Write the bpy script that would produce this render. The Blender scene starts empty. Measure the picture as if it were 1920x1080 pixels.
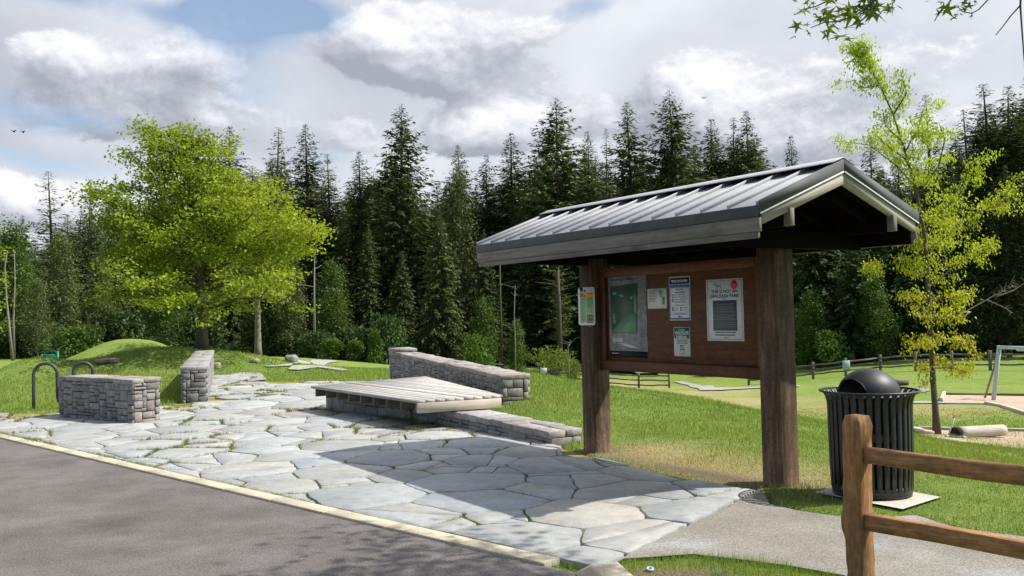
import bpy, math, random
import numpy as np
from mathutils import Vector, Matrix, noise as mnoise
from mathutils.geometry import delaunay_2d_cdt
R = math.radians
rng = np.random.default_rng(7)
random.seed(7)
scene = bpy.context.scene
COL = scene.collection
V3 = lambda *a: np.array(a, float)

# ------------------------------------------------------------------ camera
FPX, PITCH, ROLL, CAMH = 1700.3, 0.0279, -0.0218, 1.6
_cp, _sp = math.cos(PITCH), math.sin(PITCH)
_f = V3(0, _cp, _sp); _u0 = V3(0, -_sp, _cp); _r0 = V3(1, 0, 0)
_c, _s = math.cos(ROLL), math.sin(ROLL)
_r = _c*_r0 + _s*_u0; _u = -_s*_r0 + _c*_u0
EYE = V3(0, 0, CAMH)
cam_d = bpy.data.cameras.new('camera'); cam = bpy.data.objects.new('camera', cam_d); COL.objects.link(cam)
cam.matrix_world = Matrix(((_r[0], _u[0], -_f[0], 0), (_r[1], _u[1], -_f[1], 0), (_r[2], _u[2], -_f[2], CAMH), (0, 0, 0, 1)))
cam_d.sensor_width = 36; cam_d.lens = 36*FPX/1920; cam_d.clip_start = .05; cam_d.clip_end = 2000
scene.camera = cam

def ray(px, py):
    v = _f*FPX + _r*(px-960) - _u*(py-540)
    return v/v[1]
def G(px, py, z=0.0):                     # point of the photograph on the level z
    v = ray(px, py); return EYE + v*((z-CAMH)/v[2])
def P(px, py, dep):                       # point of the photograph at a distance
    return EYE + ray(px, py)*dep

# ------------------------------------------------------------------ mesh helpers
def new_obj(name, me, mats, parent=None):
    o = bpy.data.objects.new(name, me); COL.objects.link(o)
    for m in (mats if isinstance(mats, (list, tuple)) else [mats]): me.materials.append(m)
    if parent is not None: o.parent = parent
    return o
def np_mesh(name, verts, faces, tint=None, lc=None, smooth=False):
    """verts (N,3); faces (M,k) array or list of index lists"""
    me = bpy.data.meshes.new(name)
    verts = np.asarray(verts, np.float32)
    me.vertices.add(len(verts)); me.vertices.foreach_set('co', verts.ravel())
    if isinstance(faces, np.ndarray):
        k = faces.shape[1]; n = len(faces); idx = faces.ravel(); tot = np.full(n, k, np.int32); st = np.arange(n, dtype=np.int32)*k
    else:
        tot = np.array([len(f) for f in faces], np.int32); idx = np.array([i for f in faces for i in f], np.int32)
        st = np.concatenate([[0], np.cumsum(tot)[:-1]]).astype(np.int32); n = len(faces)
    me.loops.add(len(idx)); me.loops.foreach_set('vertex_index', idx.astype(np.int32))
    me.polygons.add(n); me.polygons.foreach_set('loop_start', st)
    try: me.polygons.foreach_set('loop_total', tot)
    except Exception: pass
    if smooth: me.polygons.foreach_set('use_smooth', np.ones(n, bool))
    if tint is not None:
        t = np.asarray(tint, np.float32)
        if t.ndim == 1: t = np.repeat(t[:, None], 3, 1)
        t4 = np.ones((len(verts), 4), np.float32); t4[:, :3] = t
        a = me.attributes.new('tint', 'FLOAT_COLOR', 'POINT'); a.data.foreach_set('color', t4.ravel())
    if lc is not None:
        a = me.attributes.new('lc', 'FLOAT_VECTOR', 'POINT'); a.data.foreach_set('vector', np.asarray(lc, np.float32).ravel())
    me.update(calc_edges=True); me.validate()
    return me

ORG = {}
def thing(name, label, cat, loc=(0, 0, 0), group=None, rotz=0, scale=None):
    o = bpy.data.objects.new(name, None); COL.objects.link(o)
    o.location = loc; o.rotation_euler = (0, 0, rotz); o.empty_display_size = .1
    if scale is not None: o.scale = scale
    ORG[o.name] = np.array(loc, float)
    tag(o, label, cat, group); return o
def tag(o, label=None, cat=None, group=None, kind=None):
    if label: o['label'] = label
    if cat: o['category'] = cat
    if group: o['group'] = group
    if kind: o['kind'] = kind
    return o

def unit(v):
    v = np.asarray(v, float); n = np.linalg.norm(v); return v/n if n > 1e-12 else v
def frame(d, up=(0, 0, 1)):
    d = unit(d); s = np.cross(d, up)
    if np.linalg.norm(s) < 1e-6: s = np.cross(d, (1, 0, 0))
    s = unit(s); return d, s, np.cross(s, d)

class MB:
    def __init__(self): self.v = []; self.f = []; self.t = []; self.l = []; self.n = 0
    def add(self, verts, faces, tint=1.0, lc=None):
        verts = np.asarray(verts, float); k = len(verts)
        self.v.append(verts); self.f += [[i+self.n for i in f] for f in faces]
        t = np.asarray(tint, float)
        self.t.append(np.tile(t if t.ndim else np.array([t, t, t]), (k, 1)) if t.ndim < 2 else t)
        self.l.append(verts.copy() if lc is None else np.asarray(lc, float)); self.n += k
    def box(self, c, ax, half, b=.004, tint=1.0, jit=0.0, skew=None):
        """chamfered box; ax = three unit vectors, first is the grain direction; half = half sizes"""
        c = np.asarray(c, float); ax = np.asarray(ax, float); h = np.asarray(half, float); b = min(b, .45*h.min())
        loc = []; idx = {}
        for sx in (-1, 1):
            for sy in (-1, 1):
                for sz in (-1, 1):
                    s = np.array([sx, sy, sz])
                    j = (rng.random(3)-.5)*2*jit if jit else 0
                    for k in range(3):
                        q = s*h - s*b; q[k] = s[k]*h[k]; idx[(sx, sy, sz, k)] = len(loc); loc.append(q+j)
        loc = np.array(loc); F = []
        for k in range(3):
            a, d = [(1, 2), (2, 0), (0, 1)][k]
            for s in (-1, 1):
                q = []
                for (sa, sd) in ((-1, -1), (1, -1), (1, 1), (-1, 1)):
                    t = [0, 0, 0]; t[k] = s; t[a] = sa; t[d] = sd; q.append(idx[(*t, k)])
                F.append(q if s > 0 else q[::-1])
        for k in range(3):                 # edges along axis k
            a, d = [(1, 2), (2, 0), (0, 1)][k]
            for sa in (-1, 1):
                for sd in (-1, 1):
                    def vid(sk, face):
                        t = [0, 0, 0]; t[k] = sk; t[a] = sa; t[d] = sd; return idx[(*t, face)]
                    q = [vid(-1, a), vid(1, a), vid(1, d), vid(-1, d)]
                    F.append(q if sa*sd < 0 else q[::-1])
        for sx in (-1, 1):
            for sy in (-1, 1):
                for sz in (-1, 1):
                    q = [idx[(sx, sy, sz, k)] for k in range(3)]
                    F.append(q if sx*sy*sz > 0 else q[::-1])
        W = c + loc @ ax
        self.add(W, F, tint, loc + rng.random(3)*20)
    def beam(self, a, b, w, h, up=(0, 0, 1), bev=.004, tint=1.0):
        """box from a to b (axis centre line), w wide, h high"""
        a = np.asarray(a, float); b = np.asarray(b, float); d, s, u = frame(b-a, up)
        self.box((a+b)/2, (d, s, u), (np.linalg.norm(b-a)/2, w/2, h/2), bev, tint)
    def tube(self, pts, rad, n=8, caps=True, tint=1.0):
        pts = np.asarray(pts, float); m = len(pts); rad = np.broadcast_to(np.asarray(rad, float), (m,))
        tang = np.gradient(pts, axis=0); ref = np.array([0, 0, 1.0]) if abs(unit(tang[0])[2]) < .9 else np.array([1.0, 0, 0])
        V = []; L = []; d0, s, u = frame(tang[0], ref); acc = 0
        for i in range(m):
            d = unit(tang[i]); s = unit(s - d*(s@d)); u = np.cross(d, s)
            if i: acc += np.linalg.norm(pts[i]-pts[i-1])
            for k in range(n):
                a = 2*math.pi*k/n; V.append(pts[i] + rad[i]*(math.cos(a)*s + math.sin(a)*u)); L.append((acc, rad[i]*math.cos(a), rad[i]*math.sin(a)))
        F = []
        for i in range(m-1):
            for k in range(n):
                F.append([i*n+k, i*n+(k+1) % n, (i+1)*n+(k+1) % n, (i+1)*n+k])
        if caps: F.append(list(range(n))[::-1]); F.append([(m-1)*n+k for k in range(n)])
        self.add(V, F, tint, np.array(L)+rng.random(3)*10)
    def prism(self, poly, nrm, th, tint=1.0):
        """planar polygon (k,3) extruded by th along -nrm"""
        p = np.asarray(poly, float); k = len(p); q = p - np.asarray(nrm)*th
        F = [list(range(k)), list(range(k, 2*k))[::-1]] + [[(i+1) % k, i, k+i, k+(i+1) % k] for i in range(k)]
        self.add(np.vstack([p, q]), F, tint)
    def build(self, name, mats, parent=None, smooth=False, loc=None):
        v = np.vstack(self.v)
        org = ORG[parent.name] if parent is not None else (np.zeros(3) if loc is None else np.asarray(loc, float))
        me = np_mesh(name, v-org, self.f, np.vstack(self.t), np.vstack(self.l), smooth)
        o = new_obj(name, me, mats, parent); ORG[o.name] = org
        if parent is None: o.location = org
        return o

# ------------------------------------------------------------------ materials
class NT:
    def __init__(self, mat): self.t = mat.node_tree; self.n = self.t.nodes; self.k = self.t.links
    def new(self, typ, **kw):
        x = self.n.new(typ)
        for k, v in kw.items():
            if k.startswith('i_'):
                x.inputs[k[2:].replace('_', ' ')].default_value = v
            else: setattr(x, k, v)
        return x
    def link(self, a, b): self.k.new(a, b)
    def math(self, op, a, b=None, c=None, clamp=False):
        x = self.n.new('ShaderNodeMath'); x.operation = op; x.use_clamp = clamp
        for i, s in enumerate((a, b, c)):
            if s is None: continue
            if isinstance(s, (int, float)): x.inputs[i].default_value = s
            else: self.link(s, x.inputs[i])
        return x.outputs[0]
    def mix(self, fac, a, b, blend='MIX'):
        x = self.n.new('ShaderNodeMix'); x.data_type = 'RGBA'; x.blend_type = blend
        for i, s in ((0, fac), (6, a), (7, b)):
            if isinstance(s, (int, float)): x.inputs[i].default_value = s if i == 0 else (s, s, s, 1)
            elif isinstance(s, tuple): x.inputs[i].default_value = (*s, 1) if len(s) == 3 else s
            else: self.link(s, x.inputs[i])
        return x.outputs[2]
    def ramp(self, fac, stops):
        x = self.n.new('ShaderNodeValToRGB'); e = x.color_ramp.elements
        while len(e) < len(stops): e.new(.5)
        for el, (p, c) in zip(e, stops):
            el.position = p; el.color = (*c, 1) if isinstance(c, tuple) else (c, c, c, 1)
        self.link(fac, x.inputs[0]); return x.outputs[0]
    def noise(self, vec, scale, detail=4, rough=.55, dist=0):
        x = self.n.new('ShaderNodeTexNoise'); x.inputs['Scale'].default_value = scale; x.inputs['Detail'].default_value = detail
        x.inputs['Roughness'].default_value = rough; x.inputs['Distortion'].default_value = dist
        if vec is not None: self.link(vec, x.inputs['Vector'])
        return x.outputs['Fac']
    def mapping(self, vec, scale=(1, 1, 1), rot=(0, 0, 0)):
        x = self.n.new('ShaderNodeMapping'); x.inputs['Scale'].default_value = scale; x.inputs['Rotation'].default_value = rot
        self.link(vec, x.inputs['Vector']); return x.outputs[0]
    def attr(self, name, out='Vector'):
        x = self.n.new('ShaderNodeAttribute'); x.attribute_name = name; return x.outputs[out]
def mat_new(name):
    m = bpy.data.materials.new(name); m.use_nodes = True; return m, NT(m), m.node_tree.nodes['Principled BSDF']
def M(name, cols, scale=6, stretch=(1, 1, 1), coord='lc', detail=5, rough=.8, bump=.3, bscale=None, bdist=.01, tint=True, big=None, spec=.3, metal=0, trans=0, fine=None, mid=None):
    """layered noise material. cols = ramp stops; big = (scale, colour, low, high) slow patches; fine = (scale, low, high) speckle"""
    m, t, b = mat_new(name)
    vec = t.attr('lc') if coord == 'lc' else t.new('ShaderNodeNewGeometry').outputs['Position'] if coord == 'pos' else t.new('ShaderNodeTexCoord').outputs['Object']
    sv = t.mapping(vec, stretch)
    n1 = t.noise(sv, scale, detail, .6)
    col = t.ramp(n1, cols)
    if big:
        nb = t.noise(vec, big[0], 4, .6); fb = t.ramp(nb, [(big[2], 0.0), (big[3], 1.0)])
        col = t.mix(fb, col, big[1])
    if mid:
        nm = t.noise(sv, mid[0], 5, .65); col = t.mix(1.0, col, t.ramp(nm, [(.3, mid[1]), (.7, mid[2])]), 'MULTIPLY')
    if fine:
        nf = t.noise(vec, fine[0], 2, .6); ff = t.ramp(nf, [(.3, fine[1]), (.7, fine[2])])
        col = t.mix(1.0, col, ff, 'MULTIPLY')
    if tint: col = t.mix(1.0, col, t.attr('tint', 'Color'), 'MULTIPLY')
    t.link(col, b.inputs['Base Color'])
    b.inputs['Roughness'].default_value = rough; b.inputs['Metallic'].default_value = metal
    b.inputs['Specular IOR Level'].default_value = spec
    if bump:
        nb2 = t.noise(sv, bscale or scale*3, 5, .65)
        bp = t.new('ShaderNodeBump'); bp.inputs['Strength'].default_value = bump; bp.inputs['Distance'].default_value = bdist
        t.link(nb2, bp.inputs['Height']); t.link(bp.outputs[0], b.inputs['Normal'])
    return m
def leaf_mat(name, c_lo, c_hi, trans=.35, rough=.55, vary=.25, tcol=None):
    m, t, b = mat_new(name)
    pos = t.new('ShaderNodeTexCoord').outputs['Object']
    n1 = t.noise(pos, .9, 3, .6)
    col = t.ramp(n1, [(.35, c_lo), (.65, c_hi)])
    col = t.mix(1.0, col, t.attr('tint', 'Color'), 'MULTIPLY')
    oi = t.new('ShaderNodeObjectInfo').outputs['Random']
    val = t.math('MULTIPLY_ADD', oi, vary, 1-vary/2)
    hs = t.new('ShaderNodeHueSaturation'); t.link(col, hs.inputs['Color']); t.link(val, hs.inputs['Value']); col = hs.outputs[0]
    t.link(col, b.inputs['Base Color']); b.inputs['Roughness'].default_value = rough; b.inputs['Specular IOR Level'].default_value = .25
    tr = t.new('ShaderNodeBsdfTranslucent')
    tc = t.mix(1.0, col, tcol or (1.25, 1.2, .55), 'MULTIPLY'); t.link(tc, tr.inputs['Color'])
    mx = t.new('ShaderNodeMixShader'); mx.inputs[0].default_value = trans
    t.link(b.outputs[0], mx.inputs[1]); t.link(tr.outputs[0], mx.inputs[2])
    out = [x for x in t.n if x.type == 'OUTPUT_MATERIAL'][0]; t.link(mx.outputs[0], out.inputs['Surface'])
    return m
def flat(name, col, rough=.6, spec=.3, metal=0):
    m, t, b = mat_new(name)
    pos = t.new('ShaderNodeTexCoord').outputs['Object']
    n = t.noise(pos, 60, 3); c = t.ramp(n, [(.3, tuple(x*.88 for x in col)), (.7, tuple(min(1, x*1.1) for x in col))])
    t.link(c, b.inputs['Base Color']); b.inputs['Roughness'].default_value = rough; b.inputs['Specular IOR Level'].default_value = spec; b.inputs['Metallic'].default_value = metal
    return m

MAT = {}
MAT['asphalt'] = M('asphalt', [(.3, (.122, .111, .106)), (.7, (.165, .151, .145))], 1.1, coord='pos', rough=.95, bump=.7, bscale=60, bdist=.008, tint=False,
                   big=(.5, (.105, .093, .088), .5, .70), fine=(75, .62, 1.38), mid=(2.4, .80, 1.13), spec=.1)
MAT['kerb'] = M('kerb_concrete', [(.3, (.42, .37, .27)), (.7, (.56, .50, .38))], 4, coord='pos', rough=.9, bump=.4, bscale=60, bdist=.004, big=(2.2, (.36, .33, .28), .5, .75), fine=(90, .75, 1.15))
MAT['flag'] = M('flagstone', [(.28, (.275, .290, .292)), (.55, (.350, .358, .352)), (.8, (.408, .405, .384))], 1.6, coord='pos', rough=.8, bump=.15, bscale=30, bdist=.004,
                big=(2.6, (.29, .275, .235), .52, .78), fine=(70, .84, 1.1), mid=(11, .86, 1.10), spec=.2)
MAT['soil'] = M('joint_soil', [(.3, (.07, .055, .03)), (.48, (.20, .19, .055)), (.7, (.30, .28, .09))], 1.8, coord='pos', rough=1, bump=.6, bscale=60, tint=False)
MAT['gravel'] = M('gravel', [(.3, (.195, .180, .152)), (.7, (.275, .26, .228))], 1.4, coord='pos', rough=1, bump=.8, bscale=70, bdist=.01, tint=False,
                  big=(.9, (.32, .325, .32), .54, .70), fine=(95, .55, 1.4))
MAT['pathstone'] = M('path_gravel', [(.3, (.27, .27, .255)), (.7, (.37, .365, .34))], 1.4, coord='pos', rough=1, bump=.3, bscale=30, tint=False, fine=(9, .8, 1.15))
MAT['mulch'] = M('bark_mulch', [(.3, (.36, .26, .18)), (.7, (.52, .40, .30))], 3, coord='pos', rough=1, bump=.8, bscale=25, bdist=.03, tint=False, fine=(22, .6, 1.35))
MAT['concrete'] = M('pad_concrete', [(.3, (.42, .40, .33)), (.7, (.55, .53, .46))], 3, coord='pos', rough=.9, bump=.3, bscale=50, bdist=.003, fine=(80, .8, 1.15))
MAT['granite'] = M('granite', [(.25, (.150, .143, .138)), (.5, (.25, .239, .232)), (.75, (.335, .32, .31))], 14, coord='pos', rough=.92, bump=.32, bscale=30, bdist=.010, spec=.12, fine=(120, .7, 1.25), big=(3, (.25, .215, .185), .55, .8))
MAT['mortar'] = M('wall_core', [(.3, (.05, .048, .045)), (.7, (.09, .085, .08))], 9, coord='pos', rough=1, bump=.5, tint=False)
GR = (1.2, 9, 9)
MAT['deck'] = M('weathered_deck', [(.25, (.27, .255, .235)), (.5, (.39, .375, .35)), (.75, (.48, .46, .435))], 3.2, GR, rough=.8, bump=.4, bscale=10, bdist=.004, fine=(40, .85, 1.1))
MAT['deckbeam'] = M('pale_timber', [(.25, (.42, .36, .28)), (.75, (.60, .54, .45))], 2.5, GR, rough=.85, bump=.3, bscale=9, bdist=.004)
MAT['post'] = M('stained_post', [(.2, (.034, .023, .016)), (.45, (.088, .057, .036)), (.75, (.20, .132, .088))], 2.2, (1.0, 12, 12), rough=.8, bump=.5, bscale=8, bdist=.006, big=(2.5, (.05, .035, .026), .45, .8), fine=(30, .75, 1.2))
MAT['panel'] = M('stained_panel', [(.2, (.055, .020, .008)), (.5, (.112, .042, .016)), (.8, (.16, .068, .028))], 2.2, (1, 10, 14), rough=.6, bump=.35, bscale=9, bdist=.003, fine=(18, .8, 1.15))
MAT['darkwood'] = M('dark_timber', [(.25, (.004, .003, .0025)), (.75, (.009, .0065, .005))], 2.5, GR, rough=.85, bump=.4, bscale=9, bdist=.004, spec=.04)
MAT['fascia'] = M('weathered_fascia', [(.2, (.10, .093, .082)), (.5, (.19, .178, .16)), (.8, (.27, .255, .232))], 2.4, (1, 14, 14), rough=.85, bump=.4, bscale=9, bdist=.004, big=(3, (.12, .085, .05), .56, .8))
MAT['rake'] = M('pale_rake_board', [(.2, (.28, .25, .215)), (.5, (.41, .37, .32)), (.8, (.49, .45, .40))], 2.4, (1, 12, 12), rough=.8, bump=.3, bscale=9, bdist=.003, big=(4, (.30, .26, .20), .6, .85))
MAT['cedar'] = M('cedar_rail', [(.2, (.19, .085, .030)), (.5, (.37, .185, .075)), (.8, (.52, .29, .14))], 2.6, (1.2, 13, 13), rough=.8, bump=.8, bscale=6, bdist=.010, fine=(26, .8, 1.15), big=(4, (.19, .11, .07), .46, .78), mid=(9, .62, 1.22))
MAT['oldrail'] = M('grey_rail', [(.3, (.12, .105, .09)), (.7, (.24, .21, .18))], 3, GR, rough=.9, bump=.3)
MAT['metalroof'] = M('roof_metal', [(.3, (.34, .345, .365)), (.7, (.41, .415, .44))], 3, coord='pos', rough=.55, bump=.05, spec=.4, metal=.2, fine=(30, .93, 1.05))
MAT['metaltrim'] = M('trim_metal', [(.3, (.060, .067, .070)), (.7, (.090, .097, .100))], 4, coord='pos', rough=.68, bump=.05, spec=.3, metal=0, big=(6, (.085, .08, .06), .55, .8))
MAT['canmetal'] = M('black_painted_steel', [(.3, (.010, .013, .015)), (.7, (.020, .024, .027))], 6, coord='pos', rough=.42, bump=.15, bscale=120, bdist=.001, spec=.5, fine=(60, .8, 1.3))
MAT['dome'] = M('black_plastic_lid', [(.3, (.014, .015, .017)), (.7, (.026, .027, .030))], 6, coord='pos', rough=.5, bump=.25, bscale=160, bdist=.0015, spec=.5)
MAT['rackmetal'] = M('rack_steel', [(.3, (.028, .032, .038)), (.7, (.05, .055, .06))], 8, rough=.5, bump=.1, spec=.5)
MAT['bark'] = M('bark', [(.25, (.055, .042, .032)), (.75, (.14, .115, .09))], 3, (1, 10, 10), rough=.95, bump=.8, bscale=9, bdist=.02)
MAT['palebark'] = M('pale_bark', [(.25, (.14, .125, .105)), (.75, (.27, .245, .21))], 3, (1, 8, 8), rough=.95, bump=.5, bscale=9)
MAT['greyblue'] = flat('grey_blue_paint', (.42, .52, .56), .45)
MAT['teal'] = flat('teal_paint', (.01, .22, .16), .5)
MAT['whitepaint'] = flat('white_sheet', (.74, .77, .76), .55)
MAT['paper'] = flat('paper_sheet', (.70, .70, .62), .7)
MAT['black'] = flat('black_ink', (.015, .015, .018), .6)
MAT['navy'] = flat('navy_ink', (.03, .07, .17), .6)
MAT['blue'] = flat('blue_ink', (.05, .17, .42), .6)
MAT['red'] = flat('red_sticker', (.62, .04, .04), .6)
MAT['dkgreen'] = flat('green_ink', (.02, .14, .085), .6)
MAT['ltgreen'] = flat('light_green_ink', (.36, .58, .30), .6)
MAT['orange'] = flat('orange_ink', (.75, .36, .04), .6)
MAT['yellow'] = flat('yellow_ink', (.72, .52, .08), .6)
MAT['slate'] = flat('slate_ink', (.10, .12, .14), .6)
MAT['greytext'] = flat('grey_ink', (.25, .26, .27), .6)
MAT['mapdark'] = flat('map_forest_ink', (.085, .135, .095), .5)
MAT['mapgrass'] = flat('map_meadow_ink', (.19, .34, .205), .5)
MAT['mapteal'] = flat('map_pond_ink', (.11, .30, .29), .5)
MAT['mapgrey'] = M('map_faded', [(.35, (.23, .25, .245)), (.6, (.38, .40, .39)), (.75, (.50, .51, .49))], 16, coord='pos', rough=.6, bump=0, tint=False)
MAT['rock'] = M('rock', [(.3, (.20, .165, .12)), (.7, (.38, .33, .26))], 6, coord='pos', rough=.95, bump=.8, bscale=20, bdist=.02)
MAT['log'] = M('bleached_log', [(.25, (.36, .33, .28)), (.75, (.58, .54, .47))], 2.2, GR, rough=.9, bump=.4, bscale=7, bdist=.01)
MAT['charred'] = flat('charred_wood', (.012, .010, .009), .9)

# ------------------------------------------------------------------ terrain height
CTRL = [(-9, 16, 0), (-12, 18, 0), (-6, 17.7, 0), (-8.5, 24, 0), (-6.5, 20, 0), (-5, 22.5, 0), (-3, 22.4, .1), (-3.3, 15.9, 0), (-1.6, 14, 0), (.4, 11, 0), (.9, 10.3, 0),
        (2.36, 8.1, 0), (0, 7, 0), (2, 6, 0), (3, 7.5, 0), (3.5, 6.3, 0), (1.5, 4, 0), (4.5, 5, 0), (0, 3, 0), (-3, 6, 0), (-7, 10, 0), (6, 3, 0), (0, 0, 0), (-12, 10, 0), (-20, 20, 0),
        (5, 0, 0), (-8, 0, 0), (8, -8, 0), (-10, -10, 0), (0, -12, 0),
        (.25, 14.5, .2), (-.2, 13.2, .18), (1.0, 12.2, .10), (.8, 11.6, .06), (-2, 20, .15), (.33, 21, .18), (2.1, 19.3, -.05), (3.5, 17.5, -.12), (4.3, 15.5, -.2), (5.05, 14.3, -.26),
        (5.8, 12.9, -.33), (6.3, 11, -.33), (3.5, 10.5, 0), (4, 9, 0), (5, 8, -.06), (3, 12, .01), (2.5, 14, .06), (6.5, 7, -.1),
        (-80, 150, -1), (0, 150, -5), (80, 150, -3), (-200, 60, -1), (200, 60, -3), (0, 320, -5), (-250, 250, -2), (250, 250, -4), (70, 20, -3), (30, 8, -1.2), (-50, 30, -.2), (100, -60, -1), (-100, -60, 0), (0, -120, 0),
        (-14, 25, -.02), (-24, 32, -.3), (-18, 34, -.15)]
for a in [(1757, 818, 24), (1830, 822, 24.5), (1900, 835, 22), (1870, 750, 39), (1715, 742, 39), (1716, 697, 60), (1870, 696, 58), (1650, 697, 69), (1586, 705, 66), (1524, 711, 69), (1404, 722, 72), (1255, 728, 72),
          (1198, 726, 77), (1075, 716, 80), (990, 712, 82), (1300, 742, 53), (1420, 757, 43), (1200, 733, 50), (1020, 693, 86), (1100, 699, 90), (1500, 689, 82), (1700, 672, 80), (1900, 672, 76),
          (600, 690, 42), (520, 688, 42), (680, 704, 27), (600, 673, 62), (720, 684, 66), (500, 669, 60), (430, 690, 33), (70, 682, 56), (150, 682, 54), (0, 683, 56), (250, 684, 52), (820, 700, 45)]:
    CTRL.append(tuple(P(*a)))
for px, D, z in [(990, 28, -.5), (990, 40, -1.4), (1145, 24, -.8), (1145, 30, -1.25), (1145, 40, -2.3), (1300, 22, -.82), (1300, 30, -1.75), (1430, 19.5, -.95), (1430, 28, -2.0), (1560, 18, -.98), (1560, 25, -1.9), (1680, 17, -.95)]:
    q = P(px, 700, D); CTRL.append((q[0], q[1], z))
_c3 = np.array(CTRL); _xy = _c3[:, :2]/50.0
def _U(r2): return np.where(r2 > 0, r2*np.log(r2+1e-12), 0)
_n = len(_xy); _K = _U(((_xy[:, None]-_xy[None])**2).sum(2)) + np.eye(_n)*2e-6
_Pm = np.hstack([np.ones((_n, 1)), _xy]); _A = np.block([[_K, _Pm], [_Pm.T, np.zeros((3, 3))]])
_w = np.linalg.solve(_A, np.concatenate([_c3[:, 2], np.zeros(3)]))
MOUNDS = [(-16.8, 40, 1.25, 1.95, 2.0), (-10.9, 31, .68, 2.5, 2.2), (-15.0, 28.3, .50, .72, 1.1), (-10.8, 38, .42, 1.9, 1.4), (-13.2, 30.5, .22, 1.6, 1.8)]
def Hbase(x, y):
    x = np.asarray(x, float); y = np.asarray(y, float); sh = x.shape
    q = np.stack([x.ravel(), y.ravel()], 1)/50.0; z = np.empty(len(q))
    for i in range(0, len(q), 20000):
        b = q[i:i+20000]; z[i:i+20000] = _U(((b[:, None]-_xy[None])**2).sum(2)) @ _w[:_n] + _w[_n] + b @ _w[_n+1:]
    z = np.clip(z, -9, 3).reshape(sh)
    for (mx, my, h, sx, sy) in MOUNDS: z = z + h*np.exp(-(np.abs((x-mx)/sx)**2.4+np.abs((y-my)/sy)**2.4)*.6)
    return z
def seg_sd(poly, x, y):
    """signed distance to polygon, negative inside"""
    poly = np.asarray(poly, float)[:, :2]; d2 = np.full(x.shape, 1e18); ins = np.zeros(x.shape, bool)
    for i in range(len(poly)):
        a = poly[i]; b = poly[(i+1) % len(poly)]; e = b-a
        t = np.clip(((x-a[0])*e[0]+(y-a[1])*e[1])/(e@e), 0, 1)
        d2 = np.minimum(d2, (x-a[0]-t*e[0])**2+(y-a[1]-t*e[1])**2)
        cond = (a[1] > y) != (b[1] > y)
        with np.errstate(divide='ignore', invalid='ignore'): xi = a[0]+(y-a[1])*e[0]/(e[1] if e[1] else 1e-9)
        ins ^= cond & (x < xi)
    return np.sqrt(d2)*np.where(ins, -1, 1)
def gp(*pts): return [tuple(G(px, py)[:2]) for px, py in pts]
KA = V3(-7.24, 12.79, 0); KD = unit(V3(.29+7.24, 5.66-12.79, 0)); KN = V3(-KD[1], KD[0], 0)   # kerb line (road side) and the direction to the paving
KW = .155
def kerb(t, off=0): return KA + KD*t + KN*off
k0 = kerb(-9, KW); k1 = kerb(10.55, KW)
PLAZA = [tuple(k0[:2]), tuple(k1[:2]), (.62, 5.86), (2.12, 8.02), (1.98, 8.22), (1.72, 8.55), (1.38, 9.08), (.95, 9.85), (.55, 10.75), (.55, 11.2), (-1.3, 14.2), (-3.0, 16.1), (-2.2, 18.0), (-2.95, 22.3),
         (-4.8, 22.7), (-6.35, 23.1), (-7.6, 26.2), (-8.6, 26.2), (-8.9, 26.2), (-6.35, 18.0), (-6.55, 17.5), (-7.3, 17.2), (-8.0, 16.15), (-9.1, 16.35), (-11, 17.4), (-14.5, 20.9)]
ROAD = [tuple(kerb(-45, .02)[:2]), tuple(kerb(10.55, .02)[:2]), (.46, 5.42), (.86, 2.6), (2.4, -8), (2.4, -40), (-60, -40)]
GRAVEL = [(.66, 5.90), (2.14, 8.00)] + gp((1452, 947), (1500, 958), (1565, 966), (1640, 972), (1715, 966), (1760, 980), (1806, 993), (1920, 1008), (2200, 1030)) + gp((2600, 1180), (2000, 1180), (1760, 1130), (1580, 1080), (1480, 1062), (1400, 1052), (1300, 1040))
PAD = [(2.53, 7.76), (2.98, 7.05), (3.47, 7.46), (3.06, 8.18)]
HARD = [PLAZA, ROAD, GRAVEL]
def hard_sd(x, y, pad=False):
    d = np.full(x.shape, 1e9)
    for p in HARD+([PAD] if pad else []): d = np.minimum(d, seg_sd(p, x, y))
    return d
def H(x, y):
    x = np.asarray(x, float); y = np.asarray(y, float)
    z = Hbase(x, y); r = np.hypot(x, y)
    near = r < 45; d = np.full(x.shape, 9.0)
    if near.any(): d[near] = hard_sd(x[near], y[near])
    far_road = ~near & (seg_sd(ROAD, x, y) < 0)
    s = np.clip((d+.03)/1.3, 0, 1); s = s*s*(3-2*s)
    z = z*s
    e = np.clip((d-.005)/.07, 0, 1)
    z = z - .055*(1-e)
    z = np.where(far_road, -.1, z)
    bump = .012*np.sin(x*3.1+1.7*np.sin(y*2.3))*np.sin(y*2.7+1.3*np.sin(x*1.9)) * np.clip(d/1.0, 0, 1)
    return z+bump
def hz(x, y): return float(H(np.array([x]), np.array([y]))[0])
def hit(px, py, lo=4.0, hi=140.0):
    """first point of the ground seen at this place"""
    v = ray(px, py); D = np.exp(np.linspace(math.log(lo), math.log(hi), 500)); z = CAMH+v[2]*D - H(v[0]*D, D)
    k = np.argmax(z <= 0)
    if z[k] > 0: k = len(D)-1
    d0, d1 = D[max(k-1, 0)], D[k]; z0, z1 = z[max(k-1, 0)], z[k]
    d = d0 + (d1-d0)*(z0/(z0-z1) if z0 != z1 else 0); p = EYE+v*d; return p
def gauss2(x, y, pts):
    m = np.zeros(x.shape)
    for (cx, cy, sx, sy, a) in pts: m = np.maximum(m, a*np.exp(-(((x-cx)/sx)**2+((y-cy)/sy)**2)))
    return m
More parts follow.
